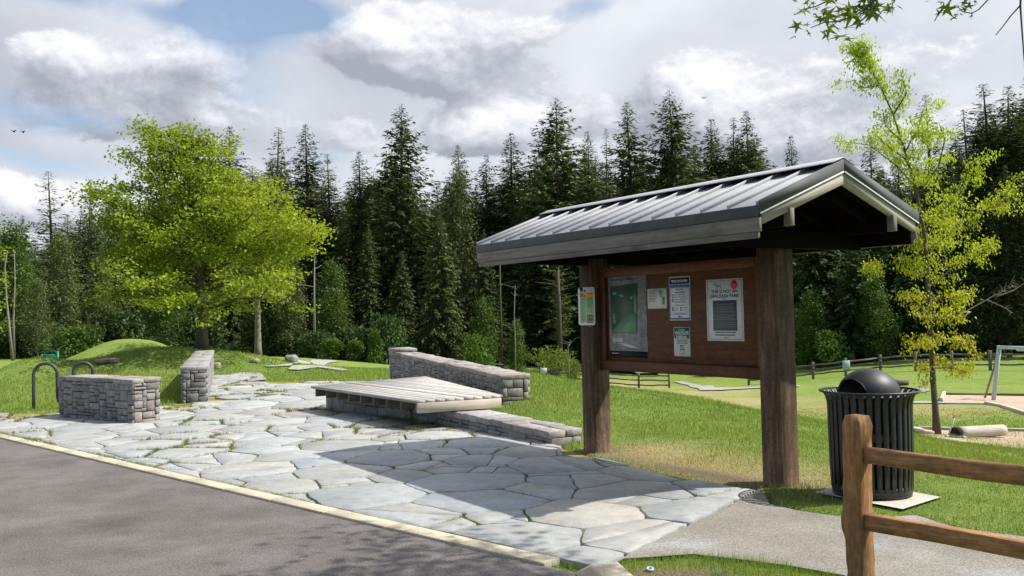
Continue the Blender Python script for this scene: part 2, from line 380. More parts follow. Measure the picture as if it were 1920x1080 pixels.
YAW = .5868; CU = V3(math.sin(YAW), -math.cos(YAW), 0); CV = V3(math.cos(YAW), math.sin(YAW), 0); KO = V3(.907, 10.283, 0); CZ = V3(0, 0, 1)
def K(u, v, z): return KO + CU*u + CV*v + CZ*z
BAND = [(*hit(px, py, lo=22)[:2], sx, sy) for px, py, sx, sy in [(1165, 721, 3.5, 4), (1235, 728, 4, 4), (1310, 739, 4, 4), (1380, 749, 4, 4), (1430, 756, 3.5, 3.5), (1530, 768, 3.5, 3), (1590, 772, 3, 2.5), (1760, 768, 3.5, 2.0), (1340, 736, 5, 4)]]
def masks(x, y):
    """dry grass and bare earth round the notice board and in the meadow"""
    n = np.sin(x*2.1+np.sin(y*1.3)*2)*np.sin(y*1.7+np.sin(x*2.3))*.5+.5
    uu = (x-KO[0])*CU[0]+(y-KO[1])*CU[1]; vv = (x-KO[0])*CV[0]+(y-KO[1])*CV[1]
    dry = np.exp(-((vv-.35)/.75)**2)*np.clip((uu+.4)/.6, 0, 1)*np.clip((3.4-uu)/.5, 0, 1)*(.65+.5*n)
    band = np.zeros(x.shape)
    for bx, by, sx, sy in BAND: band = np.maximum(band, np.exp(-(((x-bx)/sx)**2+((y-by)/sy)**2)))
    dry = np.clip(np.maximum(dry, band*(.5+.4*n)), 0, 1)
    dirt = np.exp(-((vv+.12-.12*n)/.22)**2)*np.clip((uu-.1)/.3, 0, 1)*np.clip((2.9-uu)/.3, 0, 1)*(.3+.9*n)
    for u0 in (-.1, 2.5): dirt = np.maximum(dirt, np.exp(-(((uu-u0)/.30)**2+((vv-.1)/.30)**2)))
    a = G(1250, 1072); dirt = np.maximum(dirt, np.exp(-(((x-a[0])/.40)**2+((y-a[1]+.10)/.16)**2))*1.3)
    return dry, np.clip(dirt, 0, 1)

MAT['lawn'], _t, _b = mat_new('lawn')
_pos = _t.new('ShaderNodeNewGeometry').outputs['Position']
_n1 = _t.noise(_pos, .16, 4, .6); _n2 = _t.noise(_pos, 1.3, 5, .65); _n3 = _t.noise(_pos, 55, 3, .7); _n4 = _t.noise(_pos, 9, 4, .7)
_col = _t.ramp(_n1, [(.35, (.18, .262, .052)), (.65, (.25, .315, .075))])
_col = _t.mix(_t.ramp(_n2, [(.42, 0.0), (.68, .7)]), _col, (.12, .22, .026))
_col = _t.mix(_t.ramp(_n4, [(.5, 0.0), (.8, .5)]), _col, (.21, .25, .06))
_sep = _t.new('ShaderNodeSeparateColor'); _t.link(_t.attr('tint', 'Color'), _sep.inputs[0])
_dn = _t.math('MULTIPLY', _sep.outputs[0], _t.math('MULTIPLY_ADD', _n4, 1.6, .2), clamp=True)
_col = _t.mix(_dn, _col, (.42, .34, .18))
_col = _t.mix(_sep.outputs[1], _col, (.20, .155, .105))
_col = _t.mix(1.0, _col, _t.ramp(_n3, [(.3, .55), (.7, 1.4)]), 'MULTIPLY')
_t.link(_col, _b.inputs['Base Color']); _b.inputs['Roughness'].default_value = .9; _b.inputs['Specular IOR Level'].default_value = .1
_bp = _t.new('ShaderNodeBump'); _bp.inputs['Strength'].default_value = .9; _bp.inputs['Distance'].default_value = .05
_t.link(_t.math('ADD', _n3, _t.noise(_pos, 14, 4, .7)), _bp.inputs['Height']); _t.link(_bp.outputs[0], _b.inputs['Normal'])

def build_ground():
    az = np.concatenate([np.arange(-180, -50, 5), np.arange(-50, 50, .28), np.arange(50, 180, 5)])*math.pi/180
    rr = np.concatenate([np.array([.8, 1.8, 2.8]), np.exp(np.arange(math.log(3.4), math.log(420), .0125))])
    A, RR = np.meshgrid(az, rr); x = RR*np.sin(A); y = RR*np.cos(A)
    z = H(x, y); dry, dirt = masks(x, y)
    n, m = A.shape
    V = np.stack([x.ravel(), y.ravel(), z.ravel()], 1); V = np.vstack([V, [[0, 0, -.1]]])
    i, j = np.meshgrid(np.arange(n-1), np.arange(m), indexing='ij'); j2 = (j+1) % m
    F = np.stack([i*m+j, (i+1)*m+j, (i+1)*m+j2, i*m+j2], -1).reshape(-1, 4)[:, ::-1]
    T = np.stack([dry.ravel(), dirt.ravel(), np.zeros(n*m)], 1); T = np.vstack([T, [[0, 0, 0]]])
    faces = F.tolist() + [[n*m, (k+1) % m, k] for k in range(m)]
    me = np_mesh('lawn', V, faces, T, None, True)
    o = new_obj('lawn', me, MAT['lawn']); tag(o, 'mown green lawn sloping down to the meadow', 'lawn', kind='structure')
build_ground()

def sheet(name, poly, mat, eps, cell, label, draped=True, z=0.0, tintf=None, jag=0.0):
    """flat or draped sheet over a polygon"""
    p = np.asarray(poly, float)[:, :2]; B = []
    for i in range(len(p)):
        a, b = p[i], p[(i+1) % len(p)]; k = max(1, int(np.linalg.norm(b-a)/cell))
        for q in range(k):
            w = a+(b-a)*q/k
            if jag: w = w + jag*np.array([mnoise.noise(Vector((w[0]*2.2, w[1]*2.2, 1))), mnoise.noise(Vector((w[0]*2.2, w[1]*2.2, 7)))])
            B.append(w)
    B = np.array(B); lo, hi = B.min(0), B.max(0)
    gx, gy = np.meshgrid(np.arange(lo[0], hi[0], cell), np.arange(lo[1], hi[1], cell)); gx = gx.ravel()+.01; gy = gy.ravel()+.013
    ins = seg_sd(B, gx, gy) < -cell*.45
    pts = [Vector(v) for v in B] + [Vector((a, b)) for a, b in zip(gx[ins], gy[ins])]
    nb = len(B); vs, _, fs, *_x = delaunay_2d_cdt(pts, [], [list(range(nb))], 1, 1e-5)
    v = np.array([[q.x, q.y] for q in vs]); zz = (H(v[:, 0], v[:, 1])+eps) if draped else np.full(len(v), z)
    me = np_mesh(name, np.column_stack([v, zz]), [list(f) for f in fs], np.ones(len(v)), None, True)
    o = new_obj(name, me, mat); tag(o, label, name.replace('_', ' '), kind='structure'); return o

sheet('asphalt_road', ROAD, MAT['asphalt'], 0, 6, 'grey brown asphalt car park beyond the kerb', False, -.002)
sheet('joint_soil', [(-14.5, 20.9) if i == len(PLAZA)-1 else q for i, q in enumerate(PLAZA)], MAT['soil'], 0, .5, 'mossy soil showing in the joints of the paving', False, -.016)
sheet('gravel_path', GRAVEL, MAT['gravel'], 0, .25, 'compacted grey gravel path under the cedar fence', False, .004, jag=.05)
sheet('mulch', [hit(*q, lo=15)[:2] for q in [(1714, 806), (1750, 808), (1790, 809), (1920, 811), (1990, 812), (2040, 850), (1960, 880)]] + [(5.8, 14.2), (6.4, 16), (9.0, 19.5)], MAT['mulch'], .03, .5, 'tan bark mulch round the bleached log', jag=.0)
sheet('mulch', [hit(*q, lo=20)[:2] for q in [(1771, 742), (1850, 743), (1920, 744), (2020, 746), (2020, 800), (1960, 790), (1920, 776), (1880, 764), (1848, 758), (1800, 757), (1762, 757)]], MAT['mulch'], .035, .6, 'tan bark mulch under the swing frame')
sheet('field_path', [hit(*q, lo=25)[:2] for q in [(1704, 757), (1762, 757.5), (1848, 758.5), (1848, 755.5), (1762, 754), (1706, 754)]], MAT['pathstone'], .04, .6, 'pale path strip beside the swing mulch')
sheet('field_path', [hit(*q, lo=25)[:2] for q in [(1690, 741), (1722, 739), (1745, 733), (1741, 730), (1715, 728), (1690, 728)]], MAT['gravel'], .04, .6, 'grey path end behind the litter bin')
sheet('field_path', [hit(*q, lo=25)[:2] for q in [(1262, 716.5), (1280, 716), (1303, 721), (1318, 724.5), (1337, 724), (1341, 728), (1380, 728), (1420, 726.5), (1500, 724), (1500, 726), (1420, 729), (1372, 731.5), (1340, 733), (1312, 733), (1308, 729), (1290, 723)]], MAT['pathstone'], .06, 1.0, 'pale gravel path crossing the meadow under the notice board')
sheet('field_path', [hit(*q, lo=25)[:2] for q in [(497, 688.5), (530, 686), (560, 683.5), (553, 676.5), (585, 675.5), (620, 676.5), (640, 679), (615, 682), (580, 685), (545, 688), (505, 690)]], MAT['pathstone'], .05, .7, 'pale gravel path curving past the small boulder')
sheet('field_path', [hit(*q, lo=25)[:2] for q in [(540, 695), (548, 688), (585, 687.2), (615, 689), (640, 693), (655, 696.5), (640, 697.5), (620, 694), (595, 691), (575, 694), (560, 696)]], MAT['pathstone'], .05, .7, 'thin worn path on the lawn beyond the deck')
sheet('flagstone_approach', [hit(*q)[:2] for q in [(418, 716), (432, 705), (448, 701.5), (487, 702), (493, 707), (500, 716)]], MAT['pathstone'], .055, .5, 'grey gravel patch at the far end of the paving')

# ------------------------------------------------------------------ flagstones
def clip(poly, n, d):
    """keep n.x <= d"""
    out = []; m = len(poly)
    for i in range(m):
        a, b = poly[i], poly[(i+1) % m]; da, db = a@n-d, b@n-d
        if da <= 0: out.append(a)
        if (da < 0 < db) or (db < 0 < da): out.append(a+(b-a)*(da/(da-db)))
    return out
def flagstones():
    lo = np.array([-14.5, 5.4]); hi = np.array([2.4, 26.5]); pts = np.zeros((0, 2)); rad = np.zeros(0)
    for r_, tries in ((.58, 900), (.45, 1900), (.33, 3600), (.22, 5000), (.15, 3000)):
        c = lo+(hi-lo)*rng.random((tries, 2)); sd = seg_sd(PLAZA, c[:, 0], c[:, 1]); c = c[sd < 1.1]
        for q in c:
            if len(pts) == 0 or (np.hypot(*(pts-q).T) > (.66*(rad+r_)+.06)).all():
                if r_ < .3 and rng.random() < .45: continue
                pts = np.vstack([pts, q]); rad = np.append(rad, r_)
    right = (np.array(PLAZA[2]), np.array(PLAZA[3])); e = right[1]-right[0]; nr = unit(np.array([e[1], -e[0]]))
    lines = [(-KN[:2], -(kerb(0, KW+.012)[:2]@KN[:2])), (nr, right[0]@nr)]
    mb = MB(); joints = []
    def emit(poly, w):
        cen = np.mean(poly, 0); B = []
        m = len(poly)
        for i in range(m):
            a, b = poly[i], poly[(i+1) % m]; L = np.linalg.norm(b-a); k = max(1, int(L/.055))
            for q in range(k):
                p = a+(b-a)*q/k; amp = .020 if w else .006
                if q == 0: p = p + (cen-p)*min(.05, .010/max(np.linalg.norm(cen-p), .05))
                p = p + amp*np.array([mnoise.noise(Vector((p[0]*5, p[1]*5, 3))), mnoise.noise(Vector((p[0]*5, p[1]*5, 9)))]) + .5*amp*np.array([mnoise.noise(Vector((p[0]*17, p[1]*17, 3))), mnoise.noise(Vector((p[0]*17, p[1]*17, 9)))])
                B.append(p)
        B = np.array(B); k = len(B); top = .010+rng.random()*.006; tl = (rng.random(2)-.5)*.005
        zt = top+(B-cen)@tl; inn = cen+(B-cen)*(1-.006/np.maximum(np.hypot(*(B-cen).T), .06))[:, None]
        V = np.vstack([np.column_stack([B, np.full(k, -.03)]), np.column_stack([B, zt-.004]), np.column_stack([inn, zt]), [[*cen, top]]])
        F = []
        for i in range(k):
            j = (i+1) % k; F += [[i, j, k+j, k+i], [k+i, k+j, 2*k+j, 2*k+i], [2*k+i, 2*k+j, 3*k]]
        g = rng.normal(1, .065); warm = rng.normal(0, .02); mb.add(V, F, np.clip(np.array([g+warm, g, g-warm*1.2]), .6, 1.25))
    for i, q in enumerate(pts):
        if seg_sd(PLAZA, q[:1], q[1:])[0] > 1.1: continue
        d = np.hypot(*(pts-q).T); nb = np.argsort(d)[1:40]
        poly = [q+np.array(v)*2.2 for v in ((-1, -1), (1, -1), (1, 1), (-1, 1))]
        cut = []
        for j in nb:
            if d[j] > 3: break
            n = (pts[j]-q)/d[j]; off = .5*d[j]+.5*(rad[i]**2-rad[j]**2)/d[j]*.55
            gap = .0075+.014*abs(mnoise.noise(Vector(((q+pts[j])[0]*1.3, (q+pts[j])[1]*1.3, 2))))
            cut.append((n, q@n+off, gap))
            poly = clip(poly, n, q@n+off-gap)
            if len(poly) < 3: break
        for n, dd in lines:
            if len(poly) >= 3: poly = clip(poly, n, dd)
        pl = np.array(PLAZA)
        for k in range(3, len(pl)):
            a_, b_ = pl[k], pl[(k+1) % len(pl)]; e_ = b_-a_; tt = np.clip((q-a_)@e_/(e_@e_), 0, 1)
            if np.hypot(*(q-a_-e_*tt)) < 1.0 and len(poly) >= 3:
                n_ = unit(np.array([e_[1], -e_[0]])); poly = clip(poly, n_, a_@n_+.05*mnoise.noise(Vector((q[0]*2, q[1]*2, 4))))
        if len(poly) < 3: continue
        poly = [p for k, p in enumerate(poly) if np.linalg.norm(p-poly[k-1]) > .03]
        if len(poly) < 3: continue
        ar = .5*abs(sum(poly[k-1][0]*poly[k][1]-poly[k][0]*poly[k-1][1] for k in range(len(poly))))
        cc_ = np.mean(poly, 0)
        if ar < .018 or seg_sd(PLAZA, cc_[:1], cc_[1:])[0] > -.01: continue
        if max(seg_sd(PLAZA, np.array([p_[0] for p_ in poly]), np.array([p_[1] for p_ in poly]))) > .16: continue
        for k in range(len(poly)): joints.append((poly[k-1], poly[k]))
        pieces = [poly]
        if ar > .10 and rng.random() < .42:
            a = rng.random()*math.pi; n = np.array([math.cos(a), math.sin(a)]); d0 = np.mean(poly, 0)@n+(rng.random()-.5)*.9*math.sqrt(ar)
            pieces = [clip(poly, n, d0-.007), clip(poly, -n, -d0-.007)]
            if rng.random() < .5 and len(pieces[0]) >= 3:
                n2 = np.array([-n[1], n[0]]); d1 = np.mean(pieces[0], 0)@n2; pieces = [clip(pieces[0], n2, d1-.007), clip(pieces[0], -n2, -d1-.007), pieces[1]]
        for pc in pieces:
            pc = [p for k, p in enumerate(pc) if np.linalg.norm(p-pc[k-1]) > .03]
            if len(pc) >= 3: emit(pc, True)
    o = mb.build('flagstone_paving', MAT['flag']); tag(o, 'irregular blue grey flagstone paving with mossy joints', 'paving', kind='structure')
    return joints
JOINTS = flagstones()

# kerb: flush strip, then a sloped start and the raised kerb
mb = MB()
for i in range(24):
    a, b = kerb(-9+i*.8+.002, KW/2), kerb(-9+(i+1)*.8-.002, KW/2)
    if -9+(i+1)*.8 > 10.4: b = kerb(10.36, KW/2)
    if -9+i*.8 > 10.3: break
    mb.beam(a-CZ*.062, b-CZ*.062, KW, .16, bev=.006)
o = mb.build('kerb', MAT['kerb']); tag(o, 'flush pale concrete kerb along the paving', 'kerb', kind='structure')
mb = MB(); KD2 = unit(V3(.14, -.99, 0)); KN2 = V3(-KD2[1], KD2[0], 0); a0 = V3(.345, 5.60, 0)
V = []
for t_, z, w0 in [(0, .012, .0), (.20, .108, .05), (.6, .122, .05), (7.5, .125, .05)]:
    for off, dz in ((w0-.02, -.12-z), (w0, -.018), (w0+.018, 0), (.225, 0), (.24, -.015), (.245, -.12-z)): V.append(a0+KD2*t_+KN2*off+CZ*(z+dz))
F = [[i*6+k, i*6+k+1, (i+1)*6+k+1, (i+1)*6+k] for i in range(3) for k in range(5)] + [[0, 1, 2, 3, 4, 5][::-1]]
mb.add(V, F); o = mb.build('kerb', MAT['kerb']); tag(o, 'raised concrete kerb end beside the grass verge', 'kerb', kind='structure')
sheet('concrete_pad', PAD, MAT['concrete'], 0, .2, 'square concrete pad under the litter bin', False, .024)

# ------------------------------------------------------------------ stone walls
def face_blocks(mb, A, B, za, zb, out, ru=.056, cu_=.074, warm=0.0, big=1.0):
    """random ashlar on the face A->B; za, zb = (bottom, top) at the two ends"""
    A = np.asarray(A, float); B = np.asarray(B, float); L = np.linalg.norm((B-A)[:2]); h = max(za[1]-za[0], zb[1]-zb[0])
    nr = max(2, round(h/(ru*big))); nc = max(2, round(L/(cu_*big))); occ = np.zeros((nr, nc), bool); S = np.linspace(0, 1, nc+1); T = np.linspace(0, 1, nr+1)
    def pt(s, t, o):
        z0 = za[0]+(zb[0]-za[0])*s; z1 = za[1]+(zb[1]-za[1])*s
        p = A+(B-A)*s; return np.array([p[0], p[1], z0+(z1-z0)*t]) + out*o
    for r in range(nr):
        for c in range(nc):
            if occ[r, c]: continue
            w, hh = random.choices([(2, 1), (3, 1), (4, 1), (2, 2), (3, 2), (4, 2), (2, 3), (3, 3), (1, 2)], [1.3, 1.4, .9, 2.4, 2.6, 1.3, 1.5, .9, .5])[0]
            w = min(w, nc-c); hh = min(hh, nr-r)
            while w > 1 and occ[r, c:c+w].any(): w -= 1
            while hh > 1 and occ[r:r+hh, c:c+w].any(): hh -= 1
            occ[r:r+hh, c:c+w] = True
            gs, gt = .006/L, .006/h; j = lambda k: (rng.random()-.5)*.016/k
            s0, s1, t0, t1 = S[c]+gs, S[c+w]-gs, T[r]+gt, T[r+hh]-gt
            q = [(s0+j(L)*(c > 0), t0+j(h)), (s1+j(L)*(c+w < nc), t0+j(h)), (s1+j(L)*(c+w < nc), t1+j(h)), (s0+j(L)*(c > 0), t1+j(h))]
            pr = .006+rng.random()*.010; bv = .006+rng.random()*.004; cs, ct = (s0+s1)/2, (t0+t1)/2
            V = [pt(s, t, -.05) for s, t in q] + [pt(s, t, pr-bv) for s, t in q]
            ins = [(s+np.sign(cs-s)*bv/L, t+np.sign(ct-t)*bv/h) for s, t in q]
            V += [pt(s, t, pr+(rng.random()-.5)*.008) for s, t in ins]
            V += [pt(cs+j(L), ct+j(h), pr+.002+rng.random()*.007)]
            F = []
            for k in range(4):
                m = (k+1) % 4; F += [[k, m, 4+m, 4+k], [4+k, 4+m, 8+m, 8+k], [8+k, 8+m, 12]]
            g = rng.normal(1, .13); ww = rng.normal(warm, .03); mb.add(V, F, np.clip([g+ww, g, g-ww], .6, 1.5))
def stone_wall(name, label, A, B, n, th, za, zb, caps=True, cap_h=.075, ends=(True, True), group=None, cap_len=(.22, .5), big=1.0):
    """A,B = front face ends (seen from the camera), n = unit vector into the wall"""
    A = np.array([A[0], A[1], 0.]); B = np.array([B[0], B[1], 0.]); n = np.array([n[0], n[1], 0.]); d = unit(B-A); L = np.linalg.norm(B-A)
    t = thing(name, label, 'stone wall', ((A+B)[0]/2+n[0]*th/2, (A+B)[1]/2+n[1]*th/2, min(za[0], zb[0])), group)
    ca, cb = za[1]-(cap_h if caps else 0), zb[1]-(cap_h if caps else 0)
    mb = MB(); i = .012
    P8 = []
    for (p, z) in ((A+d*i+n*i, za[0]), (B-d*i+n*i, zb[0]), (B-d*i+n*(th-i), zb[0]), (A+d*i+n*(th-i), za[0])): P8.append([p[0], p[1], z])
    for (p, z) in ((A+d*i+n*i, ca), (B-d*i+n*i, cb), (B-d*i+n*(th-i), cb), (A+d*i+n*(th-i), ca)): P8.append([p[0], p[1], z-.01])
    mb.add(P8, [[3, 2, 1, 0], [4, 5, 6, 7], [0, 1, 5, 4], [1, 2, 6, 5], [2, 3, 7, 6], [3, 0, 4, 7]]); mb.build('core', MAT['mortar'], t)
    mb = MB(); e = .012
    face_blocks(mb, A, B, (za[0], ca), (zb[0], cb), -n, big=big)
    face_blocks(mb, B+n*th, A+n*th, (zb[0], cb), (za[0], ca), n, big=big)
    if ends[1]: face_blocks(mb, B+n*e, B+n*(th-e), (zb[0], cb), (zb[0], cb), d, warm=.02, big=big)
    if ends[0]: face_blocks(mb, A+n*(th-e), A+n*e, (za[0], ca), (za[0], ca), -d, big=big)
    mb.build('stonework', MAT['granite'], t)
    if caps:
        mb = MB(); s = -.012
        while s < L+.012:
            w = min(cap_len[0]+rng.random()*(cap_len[1]-cap_len[0]), L+.012-s)
            if L+.012-s-w < .12: w = L+.012-s
            rows = 1 if rng.random() < .45 else 2; cut = th*(.35+.3*rng.random())
            for (q0, q1) in ([(-.022, th+.022)] if rows == 1 else [(-.022, cut-.005), (cut+.005, th+.022)]):
                f = (s+w/2)/L; z = za[1]+(zb[1]-za[1])*f; ax = unit(np.array([d[0], d[1], (zb[1]-za[1])/L])); up = np.cross(ax, np.cross(CZ, ax)); up = unit(np.cross(np.cross(ax, CZ), ax))
                c = A+d*(s+w/2)+n*(q0+q1)/2+CZ*(z-cap_h/2+rng.normal(0, .005)); g = rng.normal(1.12, .12); ww = rng.normal(.02, .03)
                mb.box(c, (ax, unit(np.cross(CZ, d)), up), (w/2-.003, (q1-q0)/2, cap_h/2), .009, np.clip([g+ww, g, g-ww], .7, 1.6), jit=.006)
            s += w
        mb.build('capstones', MAT['granite'], t)
    return t
# low block wall by the rack
A = V3(-7.77, 15.52, 0); B = V3(-5.96, 14.22, 0); d = unit(B-A); nin = V3(-d[1], d[0], 0)
stone_wall('stone_wall', 'low grey block wall beside the bike rack, its long face in shade', A, B, nin, .46, (-.05, .69), (-.05, .70), cap_h=.07)
# wall running back to the tree
B = V3(-6.0, 17.72, 0); A = V3(-6.47, 17.74, 0); far = V3(-9.13, 26.9, 0); d = unit(far-(A+B)/2); n2 = V3(d[1], -d[0], 0)
stone_wall('stone_wall', 'long sunlit stone wall running back towards the big green tree', (A+B)/2-n2*.235, far-n2*.235, n2, .47, (-.05, .70), (.0, .70), cap_h=.075)
# tall wall behind the deck
A = V3(-2.93, 21.5, 0); B = V3(-.20, 14.3, 0); d = unit(B-A); n3 = V3(-d[1], d[0], 0)
tall = stone_wall('stone_wall', 'grey stone wall behind the wooden deck with a raised cap at its far end', A, B, n3, .47, (0.0, .765), (.08, .635), cap_h=.08, big=1.15)
mb = MB(); c = A+d*.30+n3*.235+CZ*.80
mb.box(c, (d, n3, CZ), (.34, .27, .045), .02, 1.15, jit=.008); mb.build('end_cap', MAT['granite'], tall)
# low retaining wall: two runs
LW0, LW1, LW2 = V3(-3.29, 15.9, 0), V3(-1.57, 13.97, 0), V3(.42, 10.98, 0)
d = unit(LW1-LW0); n4 = V3(-d[1], d[0], 0)
stone_wall('stone_wall', 'short stone base wall under the overhanging wooden deck', LW0, LW1-d*.03, n4, .45, (-.05, .235), (-.05, .235), caps=False, big=1.6)
d = unit(LW2-LW1); n5 = V3(-d[1], d[0], 0)
stone_wall('stone_wall', 'knee low stone retaining wall from the deck to the notice board', LW1, LW2, n5, .46, (-.05, .265), (-.07, .165), cap_h=.085, big=1.35)

# ------------------------------------------------------------------ wooden deck
DN, DL, DR, DB = V3(-1.37, 12.62, .42), V3(-3.51, 15.69, .42), V3(-.17, 13.15, .42), V3(-1.72, 17.60, .42)
t = thing('wooden_deck', 'weathered grey plank deck overhanging its stone base', 'deck', ((DN+DB)/2*V3(1, 1, 0)))
dx = unit(DN-DL); dn = V3(-dx[1], dx[0], 0)      # boards run along dx, stacked along dn
poly = [DL[:2], DN[:2], DR[:2], DB[:2]]; mb = MB(); w = .14; off0 = DL@dn; offs = max(DB@dn, DR@dn)-off0; k = 0; s = 0
while s < offs-.02:
    s0, s1 = s+.0018, min(s+w, offs)-.0018
    strip = clip(clip([np.array(p) for p in poly], -dn[:2], -(off0+s0)), dn[:2], off0+s1)
    if len(strip) >= 3:
        st = np.array(strip); sh = rng.normal(0, .012); z = .42+rng.normal(0, .0015); g = rng.normal(1, .09)
        V = np.vstack([np.column_stack([st, np.full(len(st), z)]), np.column_stack([st, np.full(len(st), z-.038)])]); m = len(st)
        lc = np.column_stack([(V-DL)@dx, (V-DL)@dn, V[:, 2]])+rng.random(3)*30
        mb.add(V, [list(range(m)), list(range(m, 2*m))[::-1]]+[[(i+1) % m, i, m+i, m+(i+1) % m] for i in range(m)], g, lc)
    s += w
mb.build('deck_boards', MAT['deck'], t)
mb = MB()                                        # joists under the front edge, at right angles to it
L = np.linalg.norm(DN-DL)
for i in range(9):
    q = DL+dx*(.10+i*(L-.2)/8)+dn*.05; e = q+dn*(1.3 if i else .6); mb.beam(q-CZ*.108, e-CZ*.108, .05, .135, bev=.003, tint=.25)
mb.build('joists', MAT['deckbeam'], t)
mb = MB(); dr = unit(DR-DN); b0 = DN+V3(0, 0, -.1085); mb.beam(b0+dr*.02, b0+dr*(np.linalg.norm(DR-DN)-.03), .06, .135, bev=.004); mb.build('rim_beam', MAT['deckbeam'], t)
mb = MB(); mb.beam(DL+dn*1.25+dx*.5-CZ*.215, DN+dn*1.1-dx*.6-CZ*.215, .10, .07); mb.build('bearer', MAT['darkwood'], t)

# ------------------------------------------------------------------ notice board shelter
SP, L_ = .234, 2.631
kt = thing('notice_board', 'roofed brown timber notice board on two posts', 'notice board', tuple(K(1.2, .1, 0)))
AX = (CZ, CU, CV)
for u in (-SP/2, L_-SP/2):
    mb = MB(); V = []; LC = []; TT = []; zs = [-.08, .03, .10, .20, .32, .45, .60, .80, 1.2, 1.6, 2.2]; hs = SP/2
    ring = [(-hs+.012, -hs), (hs-.012, -hs), (hs, -hs+.012), (hs, hs-.012), (hs-.012, hs), (-hs+.012, hs), (-hs, hs-.012), (-hs, -hs+.012)]
    for z in zs:
        foot_tone = 1+1.15*math.exp(-(max(z, 0)/.30)**1.6)             # post tint grows lighter and warmer towards the ground
        for a_, b_ in ring: V.append(K(u+a_, SP/2+b_, z)); LC.append((z, a_, b_)); TT.append((foot_tone, foot_tone*.97, foot_tone*.93))
    F = [[i*8+k, i*8+(k+1) % 8, (i+1)*8+(k+1) % 8, (i+1)*8+k][::-1] for i in range(len(zs)-1) for k in range(8)]+[[(len(zs)-1)*8+k for k in range(8)][::-1]]
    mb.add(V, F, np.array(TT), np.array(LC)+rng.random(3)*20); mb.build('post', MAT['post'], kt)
u0, u1 = .002, L_-SP-.002
mb = MB(); mb.box(K((u0+u1)/2, .15, 1.50), (CU, CV, CZ), ((u1-u0)/2, .022, .53), .002); mb.build('display_panel', MAT['panel'], kt)
mb = MB(); mb.box(K((u0+u1)/2, .118, .992), (CU, CV, CZ), ((u1-u0)/2, .030, .055), .004)
for u in (.05, u1-.05): mb.box(K(u, .112, 1.56), (CZ, CU, CV), (.51, .048, .0155), .003)
mb.box(K((u0+u1)/2, .112, 2.03), (CU, CV, CZ), ((u1-u0)/2-.1, .0155, .05), .003)
mb.build('panel_frame', MAT['panel'], kt)
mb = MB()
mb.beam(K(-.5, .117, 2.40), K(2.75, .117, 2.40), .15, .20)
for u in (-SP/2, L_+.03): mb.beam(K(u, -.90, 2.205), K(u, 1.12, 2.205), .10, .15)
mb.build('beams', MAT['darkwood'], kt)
UL, UR, VR, RW, ZE, ZA = -.963, 3.264, .122, 1.05, 2.337, 2.735
SL = (ZA-ZE)/RW; SA = math.atan(SL)
dF = unit(-CV*math.cos(SA)-CZ*math.sin(SA)); dB = unit(CV*math.cos(SA)-CZ*math.sin(SA))
nF = unit(-CV*math.sin(SA)+CZ*math.cos(SA)); nB = unit(CV*math.sin(SA)+CZ*math.cos(SA))
SLOPE = RW/math.cos(SA)
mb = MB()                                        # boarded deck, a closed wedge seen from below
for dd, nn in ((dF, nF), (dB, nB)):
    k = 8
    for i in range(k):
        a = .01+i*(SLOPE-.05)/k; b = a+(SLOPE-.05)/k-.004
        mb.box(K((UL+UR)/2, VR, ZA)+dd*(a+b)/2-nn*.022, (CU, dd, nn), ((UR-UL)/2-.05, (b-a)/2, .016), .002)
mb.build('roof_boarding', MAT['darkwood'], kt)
mb = MB()
for v in (-.565, .81): mb.beam(K(UL+.05, v, 2.325), K(UR-.05, v, 2.325), .052, .145)
mb.build('purlins', MAT['darkwood'], kt)
for v in (-.565, .81):
    mb = MB(); mb.box(K(UR-.014, v, 2.325), (CZ, CV, CU), (.0725, .026, .034), .003); mb.build('purlin_end', MAT['fascia'], kt)
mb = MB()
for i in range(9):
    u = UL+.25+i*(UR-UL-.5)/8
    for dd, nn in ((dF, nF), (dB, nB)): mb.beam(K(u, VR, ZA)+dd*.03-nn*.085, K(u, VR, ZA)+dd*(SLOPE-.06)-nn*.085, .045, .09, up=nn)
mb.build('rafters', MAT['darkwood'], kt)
mb = MB()
for sgn in (-1, 1):
    v = VR+sgn*(RW-.012); mb.box(K((UL+UR)/2, v, ZE-.082), (CU, CV, CZ), ((UR-UL)/2-.004, .018, .058), .004)
    mb.box(K((UL+UR)/2, v-sgn*.003, ZE-.166), (CU, CV, CZ), ((UR-UL)/2-.03, .020, .023), .004, .85)
mb.build('fascia', MAT['fascia'], kt)
mb = MB()
for sgn in (-1, 1): mb.box(K((UL+UR)/2, VR+sgn*(RW-.046), ZE-.10), (CU, CV, CZ), ((UR-UL)/2-.045, .013, .085), .002)
mb.build('fascia_shade_strip', MAT['darkwood'], kt)  # added near-black strips standing in for the shade inside the eaves
for u, sg in ((UR-.016, 1), (UL+.016, -1)):
    for dd, nn in ((dF, nF), (dB, nB)):
        mb = MB(); a = K(u, VR, ZA); b = a+dd*(SLOPE-.035); V = []
        for q in (-.018, .018):
            for p, dz in ((a, -.002), (b, -.002), (b, -.095), (a, -.105)): V.append(p+CU*q+CZ*dz)
        lc = [((np.array(p)-a)@dd, (np.array(p)-a)@nn, 0) for p in V]
        mb.add(V, [[0, 1, 2, 3], [7, 6, 5, 4], [0, 4, 5, 1], [1, 5, 6, 2], [2, 6, 7, 3], [3, 7, 4, 0]], rng.normal(1, .05), np.array(lc)+rng.random(3)*9)
        mb.build('rake_board', MAT['rake'], kt)
mb = MB(); nseam = 14; TH = .062
